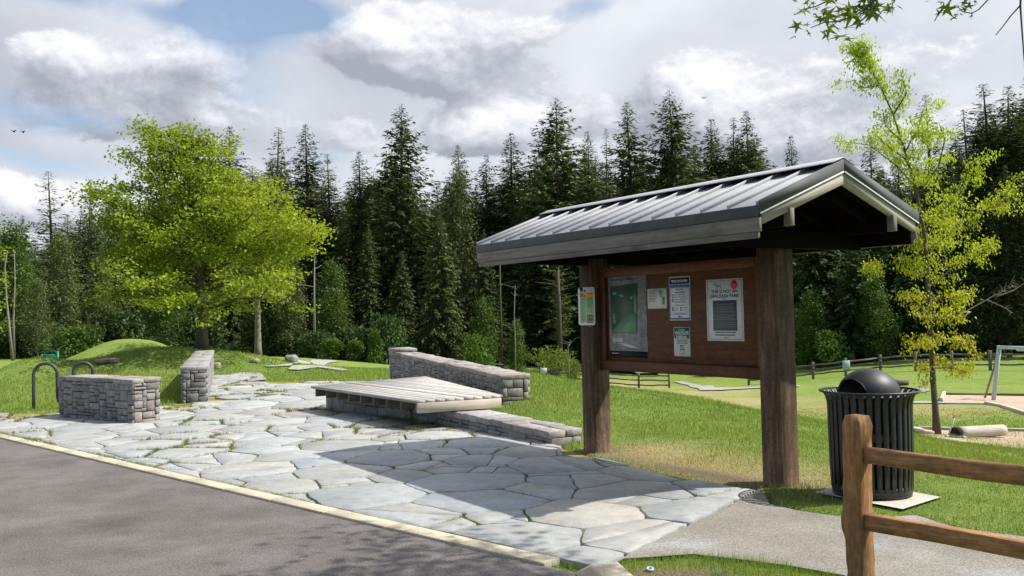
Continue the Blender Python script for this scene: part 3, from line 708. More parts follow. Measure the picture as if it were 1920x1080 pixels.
for dd, nn in ((dF, nF), (dB, nB)):
    r0 = K((UL+UR)/2, VR, ZA)+CZ*.07
    mb.box(r0+dd*(SLOPE/2+.01)-nn*.004, (CU, dd, nn), ((UR-UL)/2-.01, SLOPE/2-.0, .004), .001)
    for i in range(nseam+1):
        u = UL+.02+i*(UR-UL-.04)/nseam; q = K(u, VR, ZA)+CZ*.07
        mb.box(q+dd*(SLOPE/2+.012)+nn*.015, (dd, CU, nn), (SLOPE/2-.006, .0065, .015), .002)
mb.build('metal_roof', MAT['metalroof'], kt)
mb = MB()
for sgn in (-1, 1): mb.box(K((UL+UR)/2, VR+sgn*(RW+.008), ZE+.022), (CU, CV, CZ), ((UR-UL)/2, .006, .044), .002)
for u, sg in ((UR+.007, 1), (UL-.007, -1)):
    for dd, nn in ((dF, nF), (dB, nB)):
        a = K(u, VR, ZA); b = a+dd*(SLOPE+.012); V = []
        for q in (-.005, .005):
            for p, dz in ((a, .108), (b, .104), (b, .002), (a, -.004)): V.append(p+CU*q+CZ*dz)
        mb.add(V, [[0, 1, 2, 3], [7, 6, 5, 4], [0, 4, 5, 1], [1, 5, 6, 2], [2, 6, 7, 3], [3, 7, 4, 0]])
mb.build('metal_trim', MAT['metaltrim'], kt)
mb = MB()
for dd, nn in ((dF, nF), (dB, nB)):
    r0 = K((UL+UR)/2, VR, ZA)+CZ*.122
    mb.box(r0+dd*.075, (CU, dd, nn), ((UR-UL)/2+.012, .078, .0035), .001)
mb.build('ridge_cap', MAT['metalroof'], kt)
mb = MB(); mb.box(K((UL+UR)/2, VR, ZA+.085), (CU, CV, CZ), ((UR-UL)/2-.02, .035, .028), .001); mb.build('ridge_closure', MAT['charred'], kt)
mb = MB()
for dd, nn in ((dF, nF), (dB, nB)):
    a = K(UR+.0135, VR, ZA)+CZ*.0; mb.box(a+dd*(SLOPE/2+.006), (dd, CU, nn), (SLOPE/2, .003, .006), .001)
mb.build('drip_edge', MAT['whitepaint'], kt)

# ------------------------------------------------------------------ sheets on the board
DEP = None
def text(parent, s, u, v, z, width, mat, name='lettering', height=None, bold=0.0, u_al='CENTER', ax=(CU, CZ, -CV), spacing=1.0):
    cu = bpy.data.curves.new(name, 'FONT'); cu.body = s; cu.size = 1; cu.align_x = 'LEFT'; cu.resolution_u = 2; cu.offset = bold; cu.space_character = spacing
    tmp = bpy.data.objects.new('tmp_text', cu); COL.objects.link(tmp); bpy.context.view_layer.update()
    me = bpy.data.meshes.new_from_object(tmp.evaluated_get(bpy.context.evaluated_depsgraph_get())); bpy.data.objects.remove(tmp)
    co = np.empty(len(me.vertices)*3, np.float32); me.vertices.foreach_get('co', co); co = co.reshape(-1, 3)
    lo, hi = co.min(0), co.max(0); sc = width/(hi[0]-lo[0]); sy = sc if height is None else height/(hi[1]-lo[1])
    base = K(u, v, z)
    X = (co[:, 0]-lo[0])*sc - (width/2 if u_al == 'CENTER' else 0); Y = (co[:, 1]-(lo[1]+hi[1])/2)*sy
    W = base + X[:, None]*ax[0] + Y[:, None]*ax[1] - ORG[parent.name]
    me.vertices.foreach_set('co', W.astype(np.float32).ravel()); me.materials.clear(); me.update(); me.name = name
    o = new_obj(name, me, mat, parent); ORG[o.name] = ORG[parent.name]; return o
def board_sheet(name, label, cat, u0, u1, z0, z1, v, mat, th=.004, rad=.0, group=None):
    t = thing(name, label, cat, tuple(K((u0+u1)/2, v, z0)), group)
    mb = MB(); pts = []
    if rad:
        for cx, cz, a0 in ((u1-rad, z1-rad, 0), (u0+rad, z1-rad, 90), (u0+rad, z0+rad, 180), (u1-rad, z0+rad, 270)):
            for k in range(5): a = R(a0+k*22.5); pts.append(K(cx+rad*math.cos(a), v, cz+rad*math.sin(a)))
    else: pts = [K(u1, v, z1), K(u0, v, z1), K(u0, v, z0), K(u1, v, z0)]
    mb.prism(pts, -CV, th); mb.build('sheet', mat, t); return t
def patch(parent, name, rects, v, mat, th=.0006):
    mb = MB()
    for r in rects:
        if len(r) == 4 and not hasattr(r[0], '__len__'): u0, u1, z0, z1 = r; q = [(u1, z1), (u0, z1), (u0, z0), (u1, z0)]
        else: q = r
        mb.prism([K(a, v, b) for a, b in q], -CV, th)
    return mb.build(name, mat, parent)
def lines(u0, u1, zs, h=.006, seed=0, al='l'):
    rr = random.Random(seed); out = []
    for z in zs:
        u = u0; e = u1-(u1-u0)*rr.random()*.25; sh = (u1-e)/2 if al == 'c' else 0
        while u < e-.004:
            w = min(rr.uniform(.008, .03), e-u); out.append((u+sh, u+sh+w, z-h/2, z+h/2)); u += w+.005
    return out
VS = .1245                                       # front of the board is at .128
def lv(k): return VS-.0009*(k+1)
# map poster
u0, u1, z0, z1 = .075, .515, 1.075, 1.905
u0 = float((lambda r, o2: ((EYE+r*(((o2-EYE)@CV)/(r@CV))-KO)@CU))(ray(1142, 590), KO+CV*.125)); u1 = float((lambda r, o2: ((EYE+r*(((o2-EYE)@CV)/(r@CV))-KO)@CU))(ray(1212.5, 590), KO+CV*.125))
def bz(px, py): r = ray(px, py); o2 = KO+CV*.125; p = EYE+r*(((o2-EYE)@CV)/(r@CV))-KO; return float(p@CU), float(p[2])
z1 = (bz(1141, 517)[1]+bz(1210, 513.5)[1])/2; z0 = (bz(1143, 670)[1]+bz(1215, 670)[1])/2
t = board_sheet('map_poster', 'tall faded poster with a green park map at the left of the board', 'poster', u0, u1, z0, z1, VS, MAT['mapgrey'])
U = lambda f: u0+(u1-u0)*f
Z = lambda f: z1-(z1-z0)*f
patch(t, 'map_print', [[(U(.80), Z(.105)), (U(.05), Z(.13)), (U(.07), Z(.70)), (U(.75), Z(.715))]], lv(0), MAT['mapdark'])
patch(t, 'map_pattern', [[(U(.74), Z(.46)), (U(.55), Z(.47)), (U(.30), Z(.57)), (U(.10), Z(.67)), (U(.10), Z(.695)), (U(.73), Z(.71))], [(U(.74), Z(.24)), (U(.70), Z(.24)), (U(.68), Z(.47)), (U(.74), Z(.47))], [(U(.17), Z(.46)), (U(.08), Z(.46)), (U(.13), Z(.60)), (U(.18), Z(.58))]], lv(1), MAT['mapgrass'])
patch(t, 'map_pattern', [[(U(.20), Z(.19)), (U(.10), Z(.20)), (U(.09), Z(.23)), (U(.17), Z(.24)), (U(.23), Z(.22))], [(U(.40), Z(.23)), (U(.26), Z(.24)), (U(.36), Z(.27)), (U(.42), Z(.27))], [(U(.66), Z(.25)), (U(.58), Z(.27)), (U(.60), Z(.30)), (U(.68), Z(.28))]], lv(1), MAT['mapteal'])
patch(t, 'photo_pattern', [(U(.1)+k*.034, U(.1)+k*.034+.022, Z(.815), Z(.765)) for k in (0, 1, 2, 3, 4)]+[[(U(.45), Z(.83)), (U(.25), Z(.83)), (U(.55), Z(.885)), (U(.80), Z(.885))]], lv(0), MAT['paper'])
patch(t, 'footer', [(u0, u1, z0, Z(.925))], lv(0), MAT['black'])
text(t, 'Discovering the Meadow', (U(.05)), lv(2), Z(.055), (u1-u0)*.72, MAT['black'], u_al='LEFT', height=.035, bold=.01)
patch(t, 'lettering', lines(U(.06), U(.25), [Z(.955)], .010, 3), lv(1), MAT['paper'])
patch(t, 'lettering', lines(U(.83), U(.93), [Z(.15+.017*k) for k in range(36)], .005, 4), lv(0), MAT['slate'])
# paper
a, b = bz(1213.5, 542), bz(1250.5, 579); u0, z1, u1, z0 = a[0], a[1], b[0], b[1]+.005
t = board_sheet('paper_notice', 'small white paper with a little green plan beside the map poster', 'notice', u0, u1, z0, z1, VS+.002, MAT['paper'], .001)
patch(t, 'plan_print', [[(U(.78), Z(.10)), (U(.60), Z(.10)), (U(.62), Z(.42)), (U(.78), Z(.44))], (U(.76), U(.90), Z(.80), Z(.42))], VS+.0012, MAT['mapgrass'])
patch(t, 'lettering', lines(U(.06), U(.52), [Z(.1+.075*k) for k in range(8)], .006, 7), VS+.0012, MAT['slate'])
# rules sign
a, b = bz(1254.5, 519.5), bz(1295.5, 600.5); u0, z1, u1, z0 = a[0], a[1], b[0], b[1]
t = board_sheet('rules_sign', 'white park rules sign with black header and blue border', 'sign', u0, u1, z0, z1, VS-.003, MAT['whitepaint'], .006, .008)
v1 = VS-.0042; bw = .010
patch(t, 'border', [(u0+.004, u0+.012, z0+.02, Z(.27)), (u1-.012, u1-.004, z0+.02, Z(.27)), (u0+.004, u1-.004, z0+.008, z0+.024), (u0+.004, u1-.004, Z(.26), Z(.19))], v1, MAT['blue'])
patch(t, 'header', [(u0+.006, u1-.006, Z(.175), Z(.03))], v1, MAT['black'])
text(t, 'BIG ROCK PARK', U(.57), v1-.0009, Z(.105), (u1-u0)*.66, MAT['whitepaint'], height=.026, bold=.012)
patch(t, 'emblem', [[(U(.20), Z(.07)), (U(.10), Z(.08)), (U(.15), Z(.11)), (U(.19), Z(.14))]], v1-.0009, MAT['whitepaint'])
text(t, 'WELCOME', U(.5), v1, Z(.30), (u1-u0)*.34, MAT['blue'], height=.018, bold=.01)
patch(t, 'lettering', lines(U(.25), U(.8), [Z(.365)], .009, 1, 'c')+lines(U(.24), U(.9), [Z(.42), Z(.47), Z(.52), Z(.56), Z(.59)], .006, 2)+lines(U(.3), U(.72), [Z(.655)], .009, 3, 'c')+lines(U(.22), U(.46), [Z(.715), Z(.765)], .006, 4)+lines(U(.62), U(.92), [Z(.715), Z(.765)], .006, 5)+lines(U(.12), U(.9), [Z(.835), Z(.86)], .006, 6, 'c')+lines(U(.4), U(.62), [Z(.915)], .014, 8, 'c'), v1, MAT['slate'])
patch(t, 'symbols', [(U(.13), U(.20), Z(f+.018), Z(f-.018)) for f in (.42, .47, .52, .565)]+[(U(f), U(f+.07), Z(g+.018), Z(g-.018)) for f in (.12, .52) for g in (.715, .765)], v1, MAT['blue'])
# habitat sign
a, b = bz(1263.3, 613), bz(1295, 668.7); u0, z1, u1, z0 = a[0], a[1], b[0], b[1]
t = board_sheet('habitat_sign', 'small white sign with green header reading Certified Wildlife Habitat', 'sign', u0, u1, z0, z1, VS-.002, MAT['paper'], .005, .010)
v1 = VS-.0032
patch(t, 'header', [(u0+.008, u1-.008, Z(.39), Z(.02))], v1, MAT['dkgreen'])
text(t, 'Certified', U(.5), v1-.0009, Z(.095), (u1-u0)*.42, MAT['whitepaint'], height=.022)
text(t, 'WILDLIFE', U(.5), v1-.0009, Z(.205), (u1-u0)*.86, MAT['whitepaint'], height=.034, bold=.02)
text(t, 'Habitat', U(.5), v1-.0009, Z(.325), (u1-u0)*.66, MAT['whitepaint'], height=.034, bold=.015)
patch(t, 'lettering', lines(U(.12), U(.9), [Z(.44), Z(.475), Z(.52), Z(.56)], .006, 2, 'c')+lines(U(.3), U(.75), [Z(.895)], .006, 3, 'c')+[(U(.04), U(.96), Z(.975), Z(.968)), (U(.48), U(.55), Z(.95), Z(.93))], v1, MAT['slate'])
patch(t, 'emblem', [(U(.37), U(.64), Z(.83), Z(.62))], v1, MAT['dkgreen'])
patch(t, 'emblem_figure', [[(U(.62), Z(.64)), (U(.52), Z(.64)), (U(.56), Z(.74)), (U(.62), Z(.76))], [(U(.48), Z(.66)), (U(.40), Z(.66)), (U(.42), Z(.75)), (U(.50), Z(.76))], (U(.40), U(.61), Z(.82), Z(.785))], v1-.0009, MAT['paper'])
# off-leash poster
u0, u1, z0, z1 = 1.647, 2.121, 1.288, 1.888
t = board_sheet('leash_poster', 'white poster reading This is not an off-leash park', 'poster', u0, u1, z0, z1, VS, MAT['whitepaint'], .003)
v1 = VS-.0011
fr = .035
patch(t, 'frame_line', [(U(fr), U(1-fr), Z(.028), Z(.022)), (U(fr), U(1-fr), Z(.978), Z(.972)), (U(fr), U(fr+.008), Z(.975), Z(.025)), (U(1-fr-.008), U(1-fr), Z(.975), Z(.025))], v1, MAT['slate'])
text(t, 'THIS IS NOT AN', U(.50), v1, Z(.200), (u1-u0)*.72, MAT['black'], height=.031, bold=.026)
text(t, 'OFF-LEASH PARK', U(.50), v1, Z(.274), (u1-u0)*.80, MAT['black'], height=.034, bold=.026)
patch(t, 'text_block', [[(U(.83), Z(.345)), (U(.175), Z(.345)), (U(.175), Z(.835)), (U(.83), Z(.835))]], v1, MAT['slate'])
patch(t, 'lettering', lines(U(.21), U(.80), [Z(q) for q in (.405, .44, .468, .50, .53, .585, .62, .65, .705, .735, .762, .79)], .007, 5, 'c'), v1-.0009, MAT['greytext'])
patch(t, 'lettering', lines(U(.42), U(.58), [Z(.325)], .010, 2, 'c')+lines(U(.45), U(.60), [Z(.95)], .010, 4, 'c'), v1, MAT['greytext'])
patch(t, 'lettering', lines(U(.17), U(.83), [Z(.862), Z(.905)], .012, 9, 'c'), v1, MAT['navy'])
star = []
for k in range(36):
    a = 2*math.pi*k/36; r_ = .049 if k % 2 else .038; star.append((U(.775)+r_*math.cos(a), Z(.100)+r_*math.sin(a)))
patch(t, 'star_sticker', [star], v1-.0022, MAT['red'])
dog = [(.20, .075), (.25, .06), (.275, .085), (.36, .10), (.43, .085), (.41, .115), (.44, .15), (.41, .155), (.38, .125), (.33, .13), (.31, .165), (.28, .165), (.29, .12), (.25, .10), (.20, .095)]
patch(t, 'dog_drawing', [[(U(a), Z(b)) for a, b in dog[::-1]]], v1, MAT['greytext'])
# bear sign on the left post
BU0, BU1, BZ0, BZ1 = -.255, .048, 1.4445, 1.880
t = board_sheet('bear_sign', 'white rounded bear warning sign with orange band fixed to the left post', 'sign', BU0, BU1, BZ0, BZ1, -.004, MAT['whitepaint'], .003, .03)
u0, u1, z0, z1 = BU0, BU1, BZ0, BZ1; v1 = -.0051
patch(t, 'text_panel', [(U(.11), U(.91), Z(.93), Z(.27))], v1, MAT['ltgreen'])
patch(t, 'title_band', [(U(.11), U(.91), Z(.268), Z(.145))], v1, MAT['orange'])
patch(t, 'lettering', lines(U(.13), U(.36), [Z(.185)], .012, 2)+lines(U(.13), U(.50), [Z(.228)], .013, 3), v1-.0009, MAT['black'])
patch(t, 'lettering', lines(U(.13), U(.47), [Z(.30+.022*k) for k in range(28)], .0045, 4)+lines(U(.53), U(.89), [Z(.30+.022*k) for k in range(12)], .0045, 6), v1-.0009, MAT['mapgrass'])
patch(t, 'photo_band', [(U(.52), U(.91), Z(.715), Z(.665))], v1-.0018, MAT['yellow'])
patch(t, 'photos', [(U(a), U(a+.17), Z(b+.10), Z(b)) for a in (.54, .73) for b in (.73, .835)], v1-.0018, MAT['slate'])
patch(t, 'photo_detail', [[(U(a+.09), Z(b)), (U(a+.05), Z(b+.07)), (U(a+.11), Z(b+.07))] for a in (.56, .75) for b in (.74, .845)], v1-.0027, MAT['paper'])
def bear(ox, oz, s): return [(ox+s*a, oz+s*b) for a, b in [(0, .55), (.04, .72), (.12, .78), (.15, .86), (.20, .80), (.30, .90), (.50, .95), (.75, .90), (.92, .72), (.96, .45), (.95, 0), (.82, 0), (.80, .3), (.72, .36), (.70, 0), (.58, 0), (.52, .34), (.38, .36), (.36, 0), (.24, 0), (.22, .45), (.12, .48)]]
patch(t, 'bear_drawing', [bear(U(.08), Z(.142), .072)[::-1], bear(U(.36), Z(.142), .036)[::-1]], v1, MAT['black'])
mb = MB()
for z in (BZ0-.008, BZ1+.0): pass
mb.box(K(-.05, -.004, BZ0-.014), (CU, CV, CZ), (.006, .004, .006), .002); mb.build('screw', MAT['greyblue'], t)

# ------------------------------------------------------------------ litter bin
def litter_bin():
    c = V3(2.985, 7.66, .026); t = thing('litter_bin', 'black slatted steel litter bin with flared rim and domed lid', 'litter bin', c)
    def ring(r, z, n=48): return [c+V3(r*math.cos(2*math.pi*k/n), r*math.sin(2*math.pi*k/n), z) for k in range(n+1)]
    ns = 34; prof = [(.318, .055), (.326, .25), (.330, .5), (.332, .70), (.335, .765), (.348, .815), (.368, .845), (.392, .858)]
    mb = MB()
    for i in range(ns):
        a = 2*math.pi*(i+.5)/ns; er = V3(math.cos(a), math.sin(a), 0); et = V3(-math.sin(a), math.cos(a), 0); hw = .0205; V = []; lcs = []
        for (r, z) in prof:
            for (dr, dt) in ((.004, -hw), (.004, hw), (-.004, hw), (-.004, -hw)): V.append(c+er*(r+dr)+et*dt*(r/.33)+CZ*z)
        F = [[4*k+q, 4*k+(q+1) % 4, 4*k+4+(q+1) % 4, 4*k+4+q] for k in range(len(prof)-1) for q in range(4)]+[[3, 2, 1, 0], [4*(len(prof)-1)+q for q in range(4)]]
        mb.add(V, F, rng.normal(1, .06))
    mb.build('slats', MAT['canmetal'], t)
    mb = MB(); mb.tube(ring(.393, .861), .009, 8, False); mb.build('rim', MAT['canmetal'], t, True)
    mb = MB()
    for z in (.06, .50): 
        n = 48
        V = []
        for k in range(n):
            a = 2*math.pi*k/n; e = V3(math.cos(a), math.sin(a), 0)
            for (r, dz) in ((.322, -.03), (.322, .03), (.308, .03), (.308, -.03)): V.append(c+e*(r-(.002 if z < .1 else -.003))+CZ*(z+dz))
        F = [[4*k+q, 4*((k+1) % n)+q, 4*((k+1) % n)+(q+1) % 4, 4*k+(q+1) % 4] for k in range(n) for q in range(4)]; mb.add(V, F)
    mb.build('bands', MAT['canmetal'], t)
    n = 40; V = []; F = []
    for z, r in ((.03, .27), (.03, .290), (.78, .295), (.80, .300)):
        for k in range(n): a = 2*math.pi*k/n; V.append(c+V3(r*math.cos(a), r*math.sin(a), z))
    F = [[q*n+k, q*n+(k+1) % n, (q+1)*n+(k+1) % n, (q+1)*n+k] for q in range(3) for k in range(n)]+[list(range(n))[::-1]]
    mb = MB(); mb.add(V, F); mb.build('liner', MAT['charred'], t, True)
    # base ring
    V = []; F = []
    for z, r in ((0, .30), (0, .312), (.045, .316), (.045, .28)):
        for k in range(n): a = 2*math.pi*k/n; V.append(c+V3(r*math.cos(a), r*math.sin(a), z))
    F = [[q*n+k, q*n+(k+1) % n, (q+1)*n+(k+1) % n, (q+1)*n+k] for q in range(3) for k in range(n)]
    mb = MB(); mb.add(V, F); mb.build('base', MAT['canmetal'], t, True)
    # dome lid: a cap with an arched opening at front left and back right
    me_v = []; me_f = []; nu, nv = 200, 84; Rd, z0, zh = .250, .828, .218; thk = .012; ax = R(203)      # direction of the opening
    keep = {}
    def p(i, j, rr):
        a = 2*math.pi*i/nu; el = (math.pi/2)*j/nv; return c+V3((Rd-rr)*math.cos(el)*math.cos(a), (Rd-rr)*math.cos(el)*math.sin(a), z0+(zh-rr)*math.sin(el))
    def isopen(i, j):
        a = 2*math.pi*(i+.5)/nu; el = (math.pi/2)*(j+.5)/nv; x = math.cos(el)*math.cos(a-ax); y = math.cos(el)*math.sin(a-ax); z = math.sin(el)
        return abs(x) > .50 and (y/.68)**2+((z-.02)/.62)**2 < 1
    for rr in (0, thk):
        for j in range(nv+1):
            for i in range(nu): me_v.append(p(i, j, rr))
    off = (nv+1)*nu; idx = lambda i, j, s: s*off+j*nu+i % nu; op = {(i, j): isopen(i, j) for i in range(nu) for j in range(nv)}
    for j in range(nv):
        for i in range(nu):
            if op[(i, j)]: continue
            me_f.append([idx(i, j, 0), idx(i+1, j, 0), idx(i+1, j+1, 0), idx(i, j+1, 0)]); me_f.append([idx(i, j, 1), idx(i, j+1, 1), idx(i+1, j+1, 1), idx(i+1, j, 1)])
            for (di, dj, a_, b_) in ((1, 0, (i+1, j), (i+1, j+1)), (-1, 0, (i, j+1), (i, j)), (0, 1, (i+1, j+1), (i, j+1)), (0, -1, (i, j), (i+1, j))):
                q = ((i+di) % nu, j+dj)
                if j+dj < 0 or (q in op and op[q]): me_f.append([idx(*a_, 0), idx(*b_, 0), idx(*b_, 1), idx(*a_, 1)])
    mb = MB(); mb.add(me_v, me_f); mb.build('dome_lid', MAT['dome'], t, True)
    n = 48; V = []; F = []
    for z, r in ((.80, .25), (.812, .300), (.828, .300), (.834, .242)):
        for k in range(n): a = 2*math.pi*k/n; V.append(c+V3(r*math.cos(a), r*math.sin(a), z))
    F = [[q*n+k, q*n+(k+1) % n, (q+1)*n+(k+1) % n, (q+1)*n+k] for q in range(3) for k in range(n)]
    mb = MB(); mb.add(V, F); mb.build('lid_flange', MAT['dome'], t, True)
litter_bin()

# ------------------------------------------------------------------ cedar fence in front
def rough_rail(mb, a, b, w, h, wob=.006, n=14, seed=0, tint=1.0):
    a = np.asarray(a, float); b = np.asarray(b, float); d, s, u = frame(b-a); L = np.linalg.norm(b-a); V = []; LC = []; rr = np.random.default_rng(seed); m = 8
    ph = rr.random(8)*9
    for i in range(n+1):
        f = i/n; q = a+(b-a)*f; o1 = wob*math.sin(f*5+ph[0]); o2 = wob*math.sin(f*7+ph[1])+wob*.5*math.sin(f*17+ph[2])
        for k, (x, y) in enumerate(((-1, -.93), (-.9, -1), (.9, -1), (1, -.93), (1, .93), (.9, 1), (-.9, 1), (-1, .93))):
            xx = x*w/2+o1+rr.normal(0, wob*.25); yy = y*h/2*(1+.06*math.sin(f*6+ph[3]))+o2+rr.normal(0, wob*.25); V.append(q+s*xx+u*yy); LC.append((f*L, xx, yy))
    F = [[i*m+k, (i+1)*m+k, (i+1)*m+(k+1) % m, i*m+(k+1) % m] for i in range(n) for k in range(m)]+[list(range(m)), [n*m+k for k in range(m)][::-1]]
    mb.add(V, F, tint, np.array(LC)+rr.random(3)*20)
FB = V3(1.735, 4.62, 0); FD = V3(.5537, -.8327, 0)
ft = thing('cedar_fence', 'new orange brown cedar post and rail fence beside the bin', 'fence', FB)
def fence_post(base, h, nm='post'):
    mb = MB(); d, s = FD, V3(-FD[1], FD[0], 0); n = 22; V = []; LC = []; rr = np.random.default_rng(int(base[0]*100)); hw, hd = .052, .052
    for i in range(n+1):
        z = -.1+(h+.1)*i/n; tp = 1-max(0, (i-n+1))*.18; kn = .018*math.exp(-((z-.50)/.06)**2); sl = -.010*math.sin(z*3.2); lo = -.03*np.clip((.5-z)/.5, 0, 1)
        for (x, y) in ((-1, -.9), (-.86, -1), (.88, -1), (1, -.88), (1, .9), (.9, 1), (-.86, 1), (-1, .88)):
            xx = x*hw*tp+sl+(-(kn+lo*.6) if x < 0 else 0)+rr.normal(0, .0016); yy = y*hd*tp+rr.normal(0, .0016); V.append(base+d*xx+s*yy+CZ*z); LC.append((z, xx, yy))
    F = [[i*8+k, i*8+(k+1) % 8, (i+1)*8+(k+1) % 8, (i+1)*8+k] for i in range(n) for k in range(8)]+[[n*8+k for k in range(8)]]
    mb.add(V, F, 1.0, np.array(LC)+rr.random(3)*20); return mb.build(nm, MAT['cedar'], ft)
p0 = fence_post(FB, 1.045); fence_post(FB+FD*2.45, 1.05)
mb = MB(); q = FB+FD*(-.075)-V3(-FD[1], FD[0], 0)*.02; mb.tube([q+CZ*.475+FD*.01, q+CZ*.478-FD*.014, q+CZ*.488-FD*.02], [.008, .007, .003], 6); mb.build('knot_stub', MAT['charred'], p0)
for z0, z1, sd in ((.846, .872, 3), (.515, .575, 5)):
    mb = MB(); a = FB+FD*.045+CZ*z0; rough_rail(mb, a, FB+FD*2.40+CZ*z1, .060, .078, .0032, 18, sd); mb.build('rail', MAT['cedar'], ft)

# ------------------------------------------------------------------ bike rack, rocks, bits
rb = V3(-8.43, 17.0, 0); t = thing('bike_rack', 'dark steel wave bike rack behind the low block wall', 'bike rack', rb)
pts = []; xs = [-8.965, -8.57, -8.24, -7.92]; yy = [16.96, 17.06, 17.0, 17.1]
def arcp(xa, xb, ya, yb, zc, sg):
    r_ = (xb-xa)/2; return [V3((xa+xb)/2-r_*math.cos(a), ya+(yb-ya)*(a/math.pi), zc+sg*r_*math.sin(a)) for a in np.linspace(0, math.pi, 11)]
pts += [V3(xs[0], yy[0], -.06), V3(xs[0], yy[0], .3)] + arcp(xs[0], xs[1], yy[0], yy[1], .655, 1) + arcp(xs[1], xs[2], yy[1], yy[2], .24, -1) + arcp(xs[2], xs[3], yy[2], yy[3], .69, 1) + [V3(xs[3], yy[3], .3), V3(xs[3], yy[3], -.06)]
mb = MB(); mb.tube(pts, .030, 12); mb.build('tube', MAT['rackmetal'], t, True)
mb = MB()
for k in (0, -1): mb.tube([V3(xs[k], yy[k], -.02), V3(xs[k], yy[k], .012)], .075, 16)
mb.build('foot_plates', MAT['rackmetal'], t)
def rock(px, py, w, h, d, label, cat='rock', mat='rock', lo=4, seed=1, name='rock', flatness=1.0, group=None):
    p = hit(px, py, lo=lo); rr = np.random.default_rng(seed); n, m = 18, 10; V = []; F = []
    for j in range(m+1):
        el = math.pi*j/m-math.pi/2
        for i in range(n):
            a = 2*math.pi*i/n; q = V3(math.cos(el)*math.cos(a), math.cos(el)*math.sin(a), math.sin(el)); q = np.sign(q)*np.abs(q)**.62
            k = 1+.22*mnoise.noise(Vector(q*1.6)+Vector((seed*3.1, 0, 0)))+.1*mnoise.noise(Vector(q*4.3)+Vector((0, seed*2.3, 0))); V.append(p+q*k*V3(w/2, d/2, h*.62)+CZ*h*.32)
    F = [[j*n+i, j*n+(i+1) % n, (j+1)*n+(i+1) % n, (j+1)*n+i] for j in range(m) for i in range(n)]
    mb = MB(); mb.add(V, F); o = mb.build(name, MAT[mat], None, False, p); tag(o, label, cat, group); return o
rock(203, 679, .75, .13, .5, 'flat brown rock on the shaded slope of the grass mound', lo=10, seed=2)
rock(404, 691, .32, .2, .3, 'small brown rock at the foot of the long sunlit stone wall', lo=10, seed=4)
rock(478, 680, .30, .14, .25, 'pale squared stone on the lawn left of the path bend', lo=10, seed=6)
rock(546, 680, .44, .30, .4, 'grey block boulder at the end of the curving gravel path', lo=10, mat='granite', seed=8)
rock(1252, 742, .5, .14, .4, 'dark molehill clod in the brown grass under the notice board', cat='clod', mat='charred', lo=25, seed=9, name='clod')
# verge bits at the kerb end
for (px, py, w, sd, lab) in ((1178, 1054, .05, 21, 'small white stone nearest the kerb end in the verge'), (1196, 1051, .06, 22, 'small white stone lying between its two neighbours on the verge'), (1214, 1046, .035, 23, 'tiny white stone farthest from the kerb end')):
    rock(px, py, w, w*.4, w*.8, lab, cat='pebble', mat='whitepaint', lo=4, seed=sd, name='pebble')
q = G(1219, 1071, .0); t_ = MB(); t_.tube([q+V3(.018*math.cos(a), .018*math.sin(a), .014+.004*math.sin(a)) for a in np.linspace(0, 2*math.pi, 17)], .008, 8, False)
o = t_.build('cap_ring', MAT['greyblue'], None, True, q); tag(o, 'small grey ring dropped on the bare soil of the verge', 'ring')

# ------------------------------------------------------------------ play area on the right
q = hit(1836, 822, lo=14); D = q[1]; sc = D/FPX
e0 = P(1797, 812, D); e1 = P(1882, 811, D+.35); lt = thing('log', 'short bleached log with a charred end lying on the tan mulch', 'log', q)
rl = 11.2*sc; mb = MB(); dd = unit(e1-e0); mb.tube([e0+(e1-e0)*f+CZ*(rl*.98-(e0[2]+(e1-e0)[2]*f-q[2])) for f in np.linspace(0, 1, 9)], rl*np.array([1, 1.02, 1, 1.01, .98, 1, .99, .97, .93]), 18); mb.build('trunk', MAT['log'], lt, True)
c0 = e0+CZ*(rl*.98-(e0[2]-q[2])); mb = MB(); mb.tube([c0-dd*.16-V3(0, .03, 0), c0+dd*.01], [rl*.99, rl*1.005], 18); mb.build('charred_end', MAT['charred'], lt, True)
# kick scooter
w0 = hit(1780, 822, lo=14); D = w0[1]; S = lambda px, py: P(px, py, D)
st = thing('kick_scooter', 'small silver kick scooter leaning by the charred end of the log', 'scooter', w0)
mb = MB(); mb.tube([S(1778, 816), S(1784, 800), S(1790, 784)], .018, 8); mb.build('stem', MAT['greyblue'], st, True)
mb = MB(); mb.tube([S(1786, 783)-V3(0, .05, 0), S(1789, 781), S(1792, 785)+V3(0, .05, 0)], .016, 8); mb.tube([S(1789, 781), S(1788.6, 777)], .012, 6); mb.build('handlebar', MAT['red'], st, True)
mb = MB(); mb.beam(S(1779, 818.5), S(1806, 820.5), .12, .03); mb.build('deck_plate', MAT['rackmetal'], st)
for px, py in ((1776, 819), (1808, 821)):
    c_ = S(px, py); mb = MB(); mb.tube([c_-V3(0, .016, 0), c_+V3(0, .016, 0)], .052, 16); mb.build('wheel', MAT['greyblue'], st, True)
